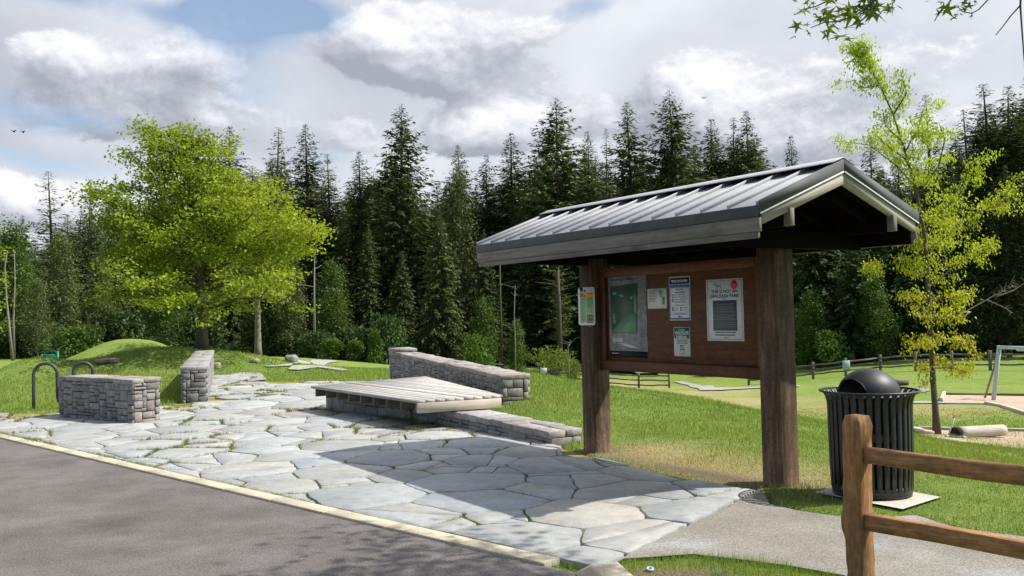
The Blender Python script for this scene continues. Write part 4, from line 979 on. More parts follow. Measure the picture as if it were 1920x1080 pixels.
# swing frame
q = hit(1862, 752, lo=20); D = q[1]
sw = thing('swing_frame', 'pale blue grey steel swing frame at the right edge of the play area', 'swing', q)
top = P(1874, 651, D-.3); mb = MB(); mb.tube([q-CZ*.1, P(1868, 700, D), top+CZ*.05], .085, 12); mb.build('leg', MAT['greyblue'], sw, True)
b2 = hit(1845, 747, lo=20); mb = MB(); mb.tube([b2-CZ*.1, top-CZ*.1], .045, 10); mb.build('leg', MAT['oldrail'], sw, True)
far = P(2010, 655, D-1.2); mb = MB(); mb.tube([top+V3(-.1, 0, 0), far], .07, 12); mb.build('crossbar', MAT['greyblue'], sw, True)
q2 = P(2024, 760, D-1.2); mb = MB(); mb.tube([q2, far+V3(.05, 0, .05)], .085, 12); mb.build('leg', MAT['greyblue'], sw, True)
mb = MB(); c_ = P(1914, 654, D-.5)
mb.box(c_, (V3(1, 0, 0), V3(0, 1, 0), CZ), (.12, .12, .09), .01); mb.build('hanger', MAT['greyblue'], sw)
# timber edging of the mulch beds
def edging(pts, label, w=.12, h=.14, lo=15, mat='oldrail'):
    q = [hit(*p, lo=lo) for p in pts]; t = MB()
    for a, b in zip(q[:-1], q[1:]): t.beam(a+CZ*h*.25, b+CZ*h*.25, w, h)
    o = t.build('timber_edging', MAT[mat], None, False, q[0]); tag(o, label, 'edging')
edging([(1722, 805.5), (1790, 808), (1860, 809), (1990, 811)], 'long low timber edging behind the bleached log', mat='deckbeam')
edging([(1714, 806.5), (1745, 816)], 'short pale board edging running down from the tree', mat='deckbeam', w=.2)
edging([(1771, 740.5), (1850, 741.5), (1990, 743)], 'dark timber edging along the far side of the swing mulch', lo=20)
edging([(1765, 755), (1771, 741)], 'pale short edging at the left end of the swing mulch', lo=20, mat='deckbeam', h=.25)
edging([(1848, 757.5), (1880, 764), (1925, 778), (1980, 795)], 'near timber edging curving along the swing mulch', lo=20, mat='deckbeam')
# log seat beyond the bin
q = hit(1680, 723, lo=20); D = q[1]; sc = D/FPX; t = thing('log_bench', 'dark weathered log bench on the lawn behind the bin', 'bench', q)
mb = MB(); a = P(1655, 716, D); b = P(1703, 716.5, D-.3); mb.tube([a, (a+b)/2, b], 6.2*sc, 12); mb.build('trunk', MAT['oldrail'], t, True)
mb = MB()
for px in (1664, 1694): p = P(px, 722, D); mb.box(p, (V3(1, 0, 0), V3(0, 1, 0), CZ), (2.5*sc, 3*sc, 4*sc), .01)
mb.build('supports', MAT['darkwood'], t)
# field fence
def rail_fence(pts, label, rails, hgt, first_open=False, tint=1.0):
    bases = [hit(px, py, lo=30) if D is None else np.array([*P(px, py, D)[:2], hz(*P(px, py, D)[:2])]) for px, py, D in pts]
    t = thing('split_rail_fence', label, 'fence', bases[0])
    for i, b in enumerate(bases):
        mb = MB(); mb.box(b+CZ*(hgt/2), (CZ, V3(1, 0, 0), V3(0, 1, 0)), (hgt/2+.1, .085, .085), .02, tint); mb.build('post', MAT['oldrail'], t)
        if i:
            for z in rails:
                mb = MB(); rough_rail(mb, bases[i-1]+CZ*z, b+CZ*z, .09, .11, .02, 6, i*7+int(z*10)); mb.build('rail', MAT['oldrail'], t)
    return bases
FR = rail_fence([(1404, 720.5, 72), (1464, 716, 71), (1525, 711, 69), (1586, 705, 66), (1651, 697, 66), (1717, 697, 61), (1785, 694, 60), (1857, 694, 59), (1925, 696, 58), (1995, 699, 57)], 'grey split rail fence rising along the far side of the play field', (.38, .72, 1.05), 1.2)
FL = rail_fence([(900, 714, 84), (960, 715, 83), (1020, 716, 82), (1079, 717, 81), (1140, 722, 78), (1198, 726, 76), (1255, 728.5, 74)], 'grey split rail fence ending on the meadow under the notice board', (.22, .62, .98), 1.1)
b = FR[3]; t = MB(); q = b+V3(0, -.15, .80); t.box(q, (V3(1, 0, 0), CZ, V3(0, 1, 0)), (.27, .33, .02), .01); o = t.build('fence_sign', MAT['greyblue'], None, False, q); tag(o, 'pale blue notice fixed to a post of the far fence', 'sign')
b = (FL[1]*.0+FL[2]); t = MB(); q = b+V3(0, -.15, .78); t.box(q, (V3(1, 0, 0), CZ, V3(0, 1, 0)), (.30, .24, .02), .01); o = t.build('fence_sign', MAT['whitepaint'], None, False, q); tag(o, 'small white notice on the fence beyond the stone wall end', 'sign')
for px, lab in ((1618, 'tall thin grey stake nearer the notice board, in front of the dark trees'), (1626, 'grey stake on the bin side of the stake pair by the dark trees')):
    b = P(px, 683, 80); b[2] = hz(b[0], b[1]); t = MB(); rough_rail(t, b-CZ*.1, b+CZ*1.9, .11, .11, .01, 6, px); o = t.build('stake', MAT['oldrail'], None, False, b); tag(o, lab, 'stake')
# boardwalk in the meadow
q0, q1 = P(1215, 713, 88), P(1152, 693, 108); q0[2] = hz(*q0[:2])+.25; q1[2] = q0[2]+.25
t = thing('boardwalk', 'pale boardwalk entering the wetland behind the notice board', 'boardwalk', q0)
mb = MB(); d, s, u = frame(q1-q0); L = np.linalg.norm(q1-q0); n = 60
for i in range(n): c_ = q0+(q1-q0)*(i+.5)/n; mb.box(c_, (s, d, u), (1.1, L/n/2-.01, .04), .008, rng.normal(1, .06))
mb.build('boards', MAT['deckbeam'], t)
mb = MB(); mb.beam(q0-CZ*.2+s*.9, q1-CZ*.2+s*.9, .2, .25); mb.beam(q0-CZ*.2-s*.9, q1-CZ*.2-s*.9, .2, .25); mb.build('stringers', MAT['darkwood'], t)
# teal play equipment far left
q = P(92, 668, 42); q[2] = hz(q[0], q[1]); D = 42
t = thing('play_panel', 'teal play equipment panel half hidden behind the left grass mound', 'play equipment', q)
mb = MB(); mb.tube([V3(P(109, 690, D)[0], D, q[2]), P(108, 658.5, D)], .055, 10); mb.build('post', MAT['teal'], t, True)
mb = MB(); mb.tube([V3(P(79, 690, D)[0], D+.3, q[2]), P(78.5, 664, D+.3)], .05, 10); mb.build('post', MAT['teal'], t, True)
mb = MB(); a, b = P(81, 670, D), P(107, 671, D); mb.box((a+b)/2, (V3(1, 0, 0), CZ, V3(0, 1, 0)), ((b-a)[0]/2, .16, .03), .02); mb.box((a+b)/2-CZ*.42, (V3(1, 0, 0), CZ, V3(0, 1, 0)), ((b-a)[0]/2, .10, .03), .02); mb.build('panel', MAT['teal'], t)
mb = MB(); c_ = P(96, 667, D); mb.tube([c_+V3(.3*math.cos(a), .05, .22*math.sin(a)) for a in np.linspace(0, math.pi, 12)], .035, 8); mb.build('hoop', MAT['rackmetal'], t, True)

# ------------------------------------------------------------------ foliage builders
def kites(p, d, L, W, sag=0.0, side=None):
    """leaf-like quads: base p, direction d, length L, width W"""
    n = len(p); d = d/np.maximum(np.linalg.norm(d, axis=1, keepdims=True), 1e-6)
    if side is None:
        r = rng.normal(size=(n, 3)); side = np.cross(d, r)
    side = side/np.maximum(np.linalg.norm(side, axis=1, keepdims=True), 1e-6)
    L = np.broadcast_to(L, (n,))[:, None]; W = np.broadcast_to(W, (n,))[:, None]
    V = np.empty((n, 4, 3)); V[:, 0] = p; V[:, 1] = p+d*L*.45+side*W*.5; V[:, 2] = p+d*L; V[:, 3] = p+d*L*.45-side*W*.5
    V[:, 2, 2] -= sag*L[:, 0]; V[:, 1, 2] -= .3*sag*L[:, 0]; V[:, 3, 2] -= .3*sag*L[:, 0]
    return V.reshape(-1, 3)
def quads(n): return np.arange(n*4, dtype=np.int32).reshape(-1, 4)
MAT['fir'] = leaf_mat('fir_needles', (.046, .074, .024), (.105, .135, .042), .2, .6, .5, (1.2, 1.15, .6))
MAT['spruce'] = leaf_mat('spruce_needles', (.050, .072, .024), (.108, .130, .042), .18, .6, .35, (1.2, 1.15, .6))
MAT['cedar_leaf'] = leaf_mat('cedar_fronds', (.036, .072, .021), (.078, .124, .035), .22, .6, .4)
MAT['lime'] = leaf_mat('spring_leaves', (.185, .262, .020), (.285, .360, .034), .42, .5, .1, (1.15, 1.1, .35))
MAT['yellow_leaf'] = leaf_mat('young_yellow_leaves', (.34, .42, .03), (.44, .50, .05), .42, .5, .1, (1.1, 1.05, .4))
MAT['alder'] = leaf_mat('grey_green_leaves', (.085, .115, .040), (.15, .18, .065), .3, .6, .35)
MAT['green'] = leaf_mat('mid_green_leaves', (.058, .115, .020), (.105, .18, .032), .3, .55, .35)
MAT['darkgreen'] = leaf_mat('undergrowth_leaves', (.032, .064, .016), (.062, .105, .026), .2, .6, .4)
MAT['willow'] = leaf_mat('yellow_green_leaves', (.13, .185, .035), (.20, .25, .055), .35, .6, .2)
MAT['gum'] = leaf_mat('star_leaves', (.075, .135, .016), (.135, .20, .025), .40, .45, .1, (1.3, 1.3, .4))

def conifer(seed, Ht, Rb, clear=.1, nb=330, dens=13, droop=.25, up=.5, spray=.62, skip=.12, power=.85, twist=0, fan=.42, tip=1.0):
    rr = np.random.default_rng(seed); P_, D_, L_, W_, T_ = [], [], [], [], []; tb = MB()
    lean = rr.normal(0, .008, 2); tz = np.linspace(0, 1, 14)
    def tp(t): return np.array([lean[0]*Ht*t*t+.03*math.sin(t*9+seed), lean[1]*Ht*t*t+.03*math.cos(t*7+seed), t*Ht])
    tb.tube([tp(t) for t in tz], Ht*.0115*(1-tz)**.8+.015, 7)
    gaps = rr.random(40) < skip
    for k in range(nb):
        t = clear+(1-clear)*(1-(1-(k+rr.random()*.6)/nb)**1.25); t = min(t, .995)
        if gaps[int(t*39)] and rr.random() < .6: continue
        a = k*2.39996+rr.normal(0, .35); prof = min(1.0, ((1-t)/power)**.85)*(1-.12*(1-t))*min(1, .45+(t-clear)/.14); ln = Rb*prof*rr.uniform(.55, 1.12)*(1+.35*math.sin(a*1+seed)*(1-t))+.10*tip
        if rr.random() < .05: ln *= 1.25
        el = up*(t**1.3)-droop*(1-t)*rr.uniform(.4, 1.3); hd = np.array([math.cos(a), math.sin(a), 0]); base = tp(t)
        m = max(3, int(ln*dens)); s = np.sort(rr.uniform(.10, 1, m)); pos = base+hd*(s*ln)[:, None]; pos[:, 2] += np.tan(el)*s*ln - .16*s*s*ln*droop*4+.10*ln*s**3
        sd = np.where(rr.random(m) < .5, 1, -1); ang = sd*rr.uniform(.25, 1.15, m); ca, sa = np.cos(ang), np.sin(ang)
        dv = np.stack([hd[0]*ca-hd[1]*sa, hd[0]*sa+hd[1]*ca, rr.normal(-.28, .28, m)+el*.5], 1)
        sl = spray*rr.uniform(.55, 1.2, m)*(.32+.68*min(1, ln/2.2))*(1.15-.55*s)
        P_.append(pos+rr.normal(0, .05, (m, 3))); D_.append(dv); L_.append(sl); W_.append(sl*rr.uniform(.6, 1.2, m)*fan); T_.append(rr.normal(1, .22, m)*(1+.12*np.sin(k)))
        if ln > 1.2: tb.tube([base, base+hd*ln*.5+CZ*math.tan(el)*ln*.5-CZ*.16*.25*ln*droop*4], [.03, .012], 4, False)
    p = np.vstack(P_); d = np.vstack(D_); sid = np.cross(d, CZ)+rng.normal(0, .45, d.shape)
    V = kites(p, d, np.concatenate(L_), np.concatenate(W_), .12, sid); T = np.repeat(np.clip(np.concatenate(T_), .45, 1.7), 4)
    crown = np_mesh('conifer_crown', V, quads(len(p)), T)
    trunk = np_mesh('conifer_trunk', np.vstack(tb.v), tb.f, np.vstack(tb.t), np.vstack(tb.l), True)
    return trunk, crown
def leaf_blob(cent, n_each, sig, flat_, L, asp=.7, updir=.35, rr=rng):
    c = np.repeat(cent, n_each, 0); n = len(c); off = rr.normal(size=(n, 3))*np.array([sig, sig, sig*flat_]); p = c+off
    d = rr.normal(size=(n, 3)); d[:, 2] = d[:, 2]*.6-.15; Ls = L*rr.uniform(.6, 1.3, n); side = np.cross(d, CZ+rr.normal(0, .5, (n, 3)))
    return p, kites(p, d, Ls, Ls*asp, .1, side)
def decid(seed, Ht, tr, lo, env, nl=26, leaf=.11, per=42, sig=.32, flat_=.45, twig=.55, bend=0.0, lean=(0, 0), pitch=(8, 62), ztop=.97, limb_r=.35, asym=None, zup=.10, droopleaf=0.0, skip=0.0, sub=1.0, tcol=None, forks=0):
    rr = np.random.default_rng(seed); tb = MB(); cents = []
    def tp(t): return np.array([lean[0]*t**1.5+bend*math.sin(t*3.2), lean[1]*t**1.5+bend*.6*math.sin(t*4+1), t*Ht*ztop])
    ts = np.linspace(0, 1, 16); rad = tr*(1-ts)**.75*(1+.35*np.exp(-ts*28))+.012; tb.tube([tp(t) for t in ts], rad, 10)
    for k in range(nl):
        t = lo+(1-lo)*((k+.5*rr.random())/nl); a = k*2.39996+rr.normal(0, .3); L = env(t)*rr.uniform(.72, 1.08)
        if asym: L *= asym(a, t)
        if rr.random() < skip: continue
        el = R(pitch[0]+(pitch[1]-pitch[0])*((t-lo)/(1-lo))**1.2+rr.normal(0, 6)); hd = np.array([math.cos(a), math.sin(a), 0]); b = tp(t-.02); n = 7
        s = np.linspace(0, 1, n); w = rr.normal(0, .05*L, (n, 3))*s[:, None]
        pts = b+hd*(s*L*math.cos(el))[:, None]+CZ*(s*L*math.sin(el)+zup*L*s*s)[:, None]+w
        r0 = max(.012, tr*limb_r*(1-t)**.6); tb.tube(pts, r0*(1-s)**.7+.006, 6, False)
        nt = max(3, int(L/twig*1.6))
        for q in range(nt):
            f = .22+.78*(q+rr.random())/nt; i = min(int(f*(n-1)), n-2); g = f*(n-1)-i; p = pts[i]*(1-g)+pts[i+1]*g
            a2 = a+(1 if q % 2 else -1)*rr.uniform(.5, 1.3); l2 = sub*(.18+.30*(1-f)+.1*rr.random())*L*rr.uniform(.7, 1.2)+.12
            e = p+np.array([math.cos(a2), math.sin(a2), rr.normal(.12, .22)])*l2; mid = (p+e)/2+rr.normal(0, .04, 3); tb.tube([p, mid, e], [.012+r0*.12, .009, .004], 4, False)
            for h in np.arange(.35, 1.01, max(.16, .42/max(l2, .3))): cents.append(p+(e-p)*h+rr.normal(0, .05, 3)); 
        cents.append(pts[-1])
    for t in np.linspace(lo+.1, 1, 6): cents.append(tp(t)+rr.normal(0, .1, 3))
    cents = np.array(cents); n_each = per
    p, V = leaf_blob(cents, n_each, sig, flat_, leaf, rr=rr)
    if droopleaf: V[2::4, 2] -= droopleaf*leaf
    ct = np.repeat(np.clip(rr.normal(1, .13, len(cents)), .7, 1.35), n_each)*np.clip(rr.normal(1, .12, len(p)), .6, 1.4)
    T = np.repeat(ct, 4)
    if tcol is not None: T = T[:, None]*np.repeat(tcol(p), 4, 0)
    return np_mesh('trunk', np.vstack(tb.v), tb.f, np.vstack(tb.t), np.vstack(tb.l), True), np_mesh('crown', V, quads(len(p)), T)
def bush(seed, w, h, leaf=.12, n=2600, spiky=0.0, asp=.65, lobes=14):
    rr = np.random.default_rng(seed); a = rr.uniform(0, 2*math.pi, lobes); rad = rr.uniform(0, .36, lobes)*w; cz = rr.uniform(.2, .72, lobes)*h
    cz = np.minimum(cz, h*(.85-.9*(rad/w)**1.2)); c = np.stack([rad*np.cos(a), rad*np.sin(a), cz], 1); k = rr.integers(0, lobes, n); v = rr.normal(size=(n, 3)); v /= np.linalg.norm(v, axis=1, keepdims=True)
    lr = rr.uniform(.14, .26, lobes)*w; p = c[k]+v*(lr[k]*rr.uniform(.55, 1.08, n)**.5)[:, None]*np.array([1, 1, .85*h/w+.25]); p[:, 2] = np.abs(p[:, 2]); p[:, 2] = np.minimum(p[:, 2], h*rr.uniform(.85, 1.05, n))
    d = v*.6+rr.normal(0, .6, (n, 3)); d[:, 2] += spiky; Ls = leaf*rr.uniform(.6, 1.35, n); side = np.cross(d, CZ+rr.normal(0, .6, (n, 3))); V = kites(p, d, Ls, Ls*asp, .1, side)
    tint = np.repeat(np.clip(rr.normal(1, .12, lobes), .7, 1.3)[k]*rr.uniform(.7, 1.3, n), 4)
    tb = MB()
    for i in range(0, lobes, 2): tb.tube([np.zeros(3), c[i]*V3(.4, .4, .55), c[i]], [.03*w/2, .02*w/2, .006], 5, False)
    return np_mesh('stems', np.vstack(tb.v), tb.f, np.vstack(tb.t), np.vstack(tb.l)), np_mesh('foliage', V, quads(n), tint)
def place(pro, loc, sc, name, label, cat, group=None, rot=None, parts=('trunk', 'crown'), mats=None):
    t = thing(name, label, cat, loc, group, rng.random()*6.28 if rot is None else rot, sc)
    for me, nm, m in zip(pro, parts, mats):
        o = bpy.data.objects.new(nm, me); COL.objects.link(o); o.parent = t
        if not me.materials: me.materials.append(m)
    return t
CM = (MAT['bark'], MAT['fir'])
PRO = {
 'fir': [(conifer(11, 26, 4.6, .08, 430, 10, .30, .60, .74, .08, .46), 26), (conifer(12, 26, 4.2, .10, 430, 10, .40, .55, .74, .10, .42), 26)],
 'slim': [(conifer(13, 26, 3.1, .16, 400, 11, .30, .50, .64, .10, .42), 26), (conifer(14, 26, 3.3, .22, 400, 11, .42, .45, .64, .14, .38), 26)],
 'thin': [(conifer(15, 26, 3.7, .25, 210, 8, .12, .35, .70, .25, .46), 26)],
 'hemlock': [(conifer(18, 26, 4.0, .12, 420, 10, .45, .40, .70, .08, .45), 26)],
}
for k in PRO:
    for (tm, cm_), h in PRO[k]: tm.materials.append(MAT['bark']); cm_.materials.append(MAT['fir'])
PRO['spruce'] = [(conifer(16, 18, 4.4, .03, 420, 10, .45, .45, .80, .05, .75, fan=.5), 18)]
PRO['cedar'] = [(conifer(17, 20, 3.4, .05, 420, 11, .55, .55, .66, .05, .60, fan=.55), 20), (conifer(19, 18, 4.2, .02, 420, 10, .7, .3, .85, .05, .5, fan=.6), 18)]
for (tm, cm_), h in PRO['spruce']: tm.materials.append(MAT['bark']); cm_.materials.append(MAT['spruce'])
for (tm, cm_), h in PRO['cedar']: tm.materials.append(MAT['bark']); cm_.materials.append(MAT['cedar_leaf'])
def conifer_at(px, top, D, kind, wid, label, group=None, vi=0, name='conifer'):
    p = P(px, top, D); zb = hz(p[0], p[1]) if D < 118 else max(hz(p[0], p[1]), -5); pro, h = PRO[kind][vi % len(PRO[kind])]; s = (p[2]-zb)/(h*.99)
    return place(pro, (p[0], p[1], zb-.15), (s*wid, s*wid, s), name, label, 'conifer', group, None, mats=CM)
G1 = 'conifers of the forest skyline'
SKY = [(97, 322, 92, 'thin', 1.15, 'sparse grey conifer with few branches, farthest left on the skyline'), (165, 335, 96, 'thin', .9, 'thin conifer between the sparse grey one and the big lime tree'), (222, 326, 100, 'thin', .85, 'thin conifer top showing just left of the lime tree crown'),
 (432, 238, 104, 'slim', 1.1, 'dark conifer top rising behind the lime tree crown'), (514, 240, 100, 'thin', 1.05, 'open branched conifer just right of the lime tree top'), (573, 236, 98, 'slim', 1.0, 'tall thin trunked conifer, second right of the lime tree'),
 (620, 288, 100, 'slim', 1.0, 'shorter slim conifer between two taller ones right of the lime tree'), (672, 286, 98, 'slim', 1.05, 'slim conifer directly left of the tallest middle fir'), (748, 197, 96, 'fir', .86, 'tallest broad fir in the middle of the skyline'),
 (860, 274, 100, 'slim', .9, 'pale pointed conifer above the bright leafy tree in the middle'), (908, 292, 102, 'hemlock', .9, 'blunt dark conifer left of the layered fir near the roof'), (954, 252, 100, 'slim', 1.15, 'layered dark fir standing before the big fir left of the roof'),
 (1043, 183, 96, 'fir', 1.0, 'biggest fir above the left part of the shelter roof'), (1105, 247, 104, 'slim', .85, 'small narrow fir right behind the biggest fir'), (1133, 243, 106, 'thin', .7, 'pale thin fir top between two fir groups over the roof'),
 (1180, 194, 96, 'fir', .85, 'dense fir over the middle of the shelter roof'), (1257, 173, 95, 'fir', .95, 'highest fir above the right half of the shelter roof'), (1328, 226, 98, 'slim', 1.1, 'narrow fir right of the highest fir above the roof'),
 (1366, 225, 100, 'slim', .9, 'narrow fir close left of the last broad fir over the roof'), (1402, 209, 97, 'fir', .80, 'last broad fir before the gap of sky over the roof'), (1485, 256, 100, 'cedar', .62, 'lone pointed cedar top in the sky gap left of the ridge'),
 (1632, 258, 88, 'slim', .9, 'dark fir behind the left side of the yellow leaning tree'), (1741, 180, 92, 'thin', 1.0, 'open fir top right of the yellow leaning tree'), (1815, 204, 90, 'thin', 1.1, 'ragged fir between the yellow tree and the dark right group'),
 (1860, 154, 84, 'slim', 1.25, 'tall dark fir on the left of the group at the right edge'), (1886, 163, 86, 'slim', 1.1, 'dark fir in the middle of the group at the right edge'), (1909, 148, 83, 'slim', 1.3, 'tallest dark fir at the right edge')]
for i, (px, ty, D, kd, wd, lab) in enumerate(SKY): conifer_at(px, ty, D, kd, wd*1.22, lab, G1, i)
MIDT = [(822, 395, 82, 'spruce', .80, 'broad olive spruce with drooping tiers right of the deck wall end'), (752, 470, 86, 'spruce', .8, 'drooping spruce just left of the broad olive one'), (905, 430, 90, 'hemlock', .9, 'tree with drooping dark tiers left of the shelter roof'),
 (1045, 460, 88, 'thin', 1.1, 'conifer with bare lower trunk seen under the left eave'), (690, 420, 92, 'hemlock', .9, 'dark conifer rising behind the small bright saplings'), (640, 400, 94, 'hemlock', .95, 'dark conifer behind the right side of the lime tree'),
 (975, 380, 94, 'fir', .8, 'mid height fir just left of the eave'), (1530, 400, 84, 'cedar', 1.15, 'dark hanging cedar between the board post and the eave'), (1600, 420, 80, 'cedar', 1.2, 'dark hanging cedar behind the litter bin'), (1690, 360, 82, 'cedar', 1.1, 'dark cedar behind the yellow tree trunk'),
 (1790, 330, 80, 'cedar', 1.15, 'dark cedar right of the yellow tree'), (1880, 310, 78, 'hemlock', 1.1, 'dark hemlock behind the swing frame'), (1955, 250, 76, 'fir', 1.0, 'dark fir cut off by the right edge of the view')]
for i, (px, ty, D, kd, wd, lab) in enumerate(MIDT): conifer_at(px, ty, D, kd, wd, lab, 'nearer conifers along the forest edge', i)
def sky_y(px):
    k = np.interp(px, [-250, 0, 60, 200, 330, 420, 560, 620, 740, 800, 900, 1043, 1100, 1250, 1420, 1470, 1560, 1640, 1720, 1800, 1900, 2200], [420, 430, 430, 400, 380, 330, 330, 345, 330, 370, 360, 300, 320, 290, 290, 350, 340, 330, 300, 260, 210, 180]); return float(k)
px = -240; i = 0
while px < 2200:
    for D, dy in ((108, 20), (124, 5), (140, 10)):
        x = px+rng.uniform(-22, 22); conifer_at(x, sky_y(x)+dy-42+rng.uniform(0, 66), D+rng.uniform(-5, 5), ('hemlock', 'fir', 'slim', 'cedar', 'fir')[i % 5], rng.uniform(1.15, 1.6), 'dark conifer deep in the forest behind the skyline trees', 'conifers deep in the forest', i); i += 1
    px += 40
px = -200
while px < 2200:
    x = px+rng.uniform(-20, 20)
    if not (40 < x < 330): conifer_at(x, 470+rng.uniform(-40, 70), rng.uniform(90, 99), ('hemlock', 'cedar', 'spruce')[i % 3], rng.uniform(.9, 1.25), 'low dark conifer filling the forest between taller trunks', 'low conifers inside the forest', i); i += 1
    px += 62

# broad-leaved trees -------------------------------------------------
b = P(378, 657, 31); b[2] = hz(b[0], b[1])-.05
def env_big(t): return float(np.interp(t, [.14, .24, .36, .5, .65, .8, .92, 1], [3.5, 3.95, 3.85, 3.5, 2.9, 2.25, 1.5, .7]))
HT = P(330, 256, 31)[2]-b[2]
pro = decid(101, HT, .18, .215, env_big, 72, .120, 46, .25, .42, .60, .05, (-.5, .2), (9, 60), .95, .34, zup=.07, skip=.10, asym=lambda a, t: 1+.10*math.cos(a)*(t < .4)-.06*math.cos(a)*(t > .5), tcol=lambda p: np.clip(np.stack([1-.035*p[:, 0]*-1*(p[:, 0] < 0)*0+.03*p[:, 0], 1+.012*p[:, 0], np.ones(len(p))], 1), .8, 1.2))
place(pro, b, (1, 1, 1), 'broadleaf_tree', 'big round lime green tree on the grass mound behind the long stone wall', 'tree', None, 0, mats=(MAT['bark'], MAT['lime']))
b = P(484, 663, 38); b[2] = hz(b[0], b[1])-.05
pro = decid(103, 7.2, .13, .36, lambda t: float(np.interp(t, [.36, .6, 1], [1.7, 2.0, .6])), 30, .12, 30, .25, .4, .5)
place(pro, b, (1, 1, 1), 'broadleaf_tree', 'smaller lime green tree with a pale trunk right of the big one', 'tree', None, 0, mats=(MAT['palebark'], MAT['lime']))
# leaning yellow tree
b = hit(1757, 816, lo=14); D = b[1]
YT = MB(); yc = []; rr = np.random.default_rng(5)
def Y(px, py, dd=0): return P(px, py, D+dd)
tk = [(1757, 818, 0), (1754, 770, 0), (1750, 720, .1), (1747, 660, .1), (1742, 600, .1), (1740, 540, 0), (1738, 480, 0), (1730, 420, -.1), (1716, 350, -.1), (1697, 285, 0), (1675, 215, .1), (1650, 160, .1), (1622, 110, 0), (1606, 82, 0)]
tp_ = np.array([Y(*q) for q in tk]); YT.tube(tp_, np.array([.125, .088, .078, .072, .066, .06, .054, .047, .040, .033, .026, .018, .012, .006]), 10)
limbs = [[(1738, 480, 0), (1690, 490, .5), (1650, 500, .8), (1618, 480, 1.0)], [(1738, 470, 0), (1790, 430, -.6), (1830, 400, -1), (1868, 385, -1.2), (1905, 340, -1.3)], [(1732, 430, 0), (1780, 380, .5), (1810, 330, .8), (1832, 295, .9)], [(1716, 350, 0), (1680, 310, .4), (1630, 272, .7), (1565, 264, .9)],
         [(1720, 370, 0), (1760, 310, -.5), (1772, 262, -.8), (1760, 230, -.9)], [(1697, 285, 0), (1722, 240, .4), (1735, 190, .5)], [(1700, 300, 0), (1660, 270, -.4), (1640, 250, -.6)], [(1675, 215, 0), (1700, 175, -.3), (1690, 140, -.4)], [(1650, 160, 0), (1620, 165, .3), (1598, 150, .4)], [(1740, 540, 0), (1790, 500, .6), (1830, 470, 1), (1865, 450, 1.2)],
         [(1740, 560, 0), (1790, 560, .3), (1822, 545, .4)], [(1741, 590, 0), (1720, 570, -.4), (1712, 545, -.5)], [(1742, 600, 0), (1780, 600, -.5), (1812, 575, -.7)], [(1744, 630, 0), (1790, 640, .4), (1830, 655, .6)], [(1745, 640, 0), (1720, 640, -.5), (1715, 665, -.6)], [(1740, 520, 0), (1712, 500, .5), (1725, 450, .6)], [(1748, 690, 0), (1790, 690, .5), (1812, 700, .6)], [(1748, 690, 0), (1725, 695, .4), (1722, 715, .4)],
         [(1735, 450, 0), (1700, 420, .6), (1680, 440, .8)], [(1730, 420, 0), (1760, 400, -.8), (1800, 370, -1.1)], [(1738, 470, 0), (1765, 455, .9), (1785, 415, 1.2)], [(1716, 350, 0), (1740, 330, .7), (1752, 290, .9)],
         [(1868, 385, -1.2), (1895, 370, -1.3), (1915, 395, -1.4)], [(1700, 310, 0), (1712, 280, .3), (1708, 240, .3)], [(1690, 265, 0), (1660, 235, .3), (1655, 205, .4)], [(1622, 110, 0), (1595, 100, .2), (1590, 88, .2)]]
for L in limbs:
    q = np.array([Y(*a) for a in L]); YT.tube(q, np.linspace(.026, .007, len(q)), 6, False)
    seg = np.linalg.norm(np.diff(q, axis=0), axis=1).sum()
    for f in np.arange(.18, 1.01, .17/max(seg, .4)):
        i = min(int(f*(len(q)-1)), len(q)-2); g = f*(len(q)-1)-i; p = q[i]*(1-g)+q[i+1]*g; e = p+rr.normal(0, 1, 3)*V3(.17, .17, .13)
        YT.tube([p, e], [.006, .003], 3, False); yc.append(e)
for f in np.arange(.30, .98, .012):
    i = min(int(f*13), 12); g = f*13-i; p = tp_[i]*(1-g)+tp_[i+1]*g
    if f > .62 or rr.random() < .5: yc.append(p+rr.normal(0, 1, 3)*V3(.24, .24, .1)*(1.3-.7*f))
for f in np.arange(.87, 1.0, .006):
    i = min(int(f*13), 12); g = f*13-i; yc.append(tp_[i]*(1-g)+tp_[i+1]*g+rr.normal(0, .10, 3))
yc = np.array(yc); keep = rr.random(len(yc)) < .93; yc = yc[keep]
kq = D/24; p, V = leaf_blob(yc, 58, .118*kq, .8, .060*kq, .8, rr=rr); V[2::4, 2] -= .05
zz = np.clip((p[:, 2]-b[2])/9, 0, 1); tc = np.stack([1.06-.14*zz, .84+.20*zz, np.ones(len(p))], 1)*np.repeat(np.clip(rr.normal(1, .13, len(yc)), .7, 1.3), 58)[:, None]
yt = thing('young_tree', 'slim yellow green tree leaning left beside the tan mulch', 'tree', b)
YT.build('trunk', MAT['bark'], yt, True)
o = new_obj('crown', np_mesh('young_crown', V-b, quads(len(p)), np.repeat(tc, 4, 0)), MAT['yellow_leaf'], yt)
mb = MB()
for L in ([(1745, 600, 0), (1800, 590, .2), (1850, 562, .3), (1890, 540, .3), (1903, 515, .3)], [(1868, 556, .3), (1900, 545, .4), (1925, 528, .4)], [(1850, 562, .3), (1880, 575, .3), (1900, 588, .3)], [(1870, 553, .3), (1880, 545, .1), (1886, 548, 0)], [(1890, 541, .3), (1899, 536, .3), (1906, 538, .3)]):
    q = np.array([Y(*a) for a in L]); mb.tube(q, np.linspace(.020, .005, len(q)), 6, False)
    for k in range(10):
        f = rr.random()*.8+.2; i = min(int(f*(len(q)-1)), len(q)-2); s_ = q[i]+(q[i+1]-q[i])*rr.random(); mb.tube([s_, s_+rr.normal(0, .09, 3)], [.008, .003], 3, False)
mb.build('dead_branch', MAT['palebark'], yt)

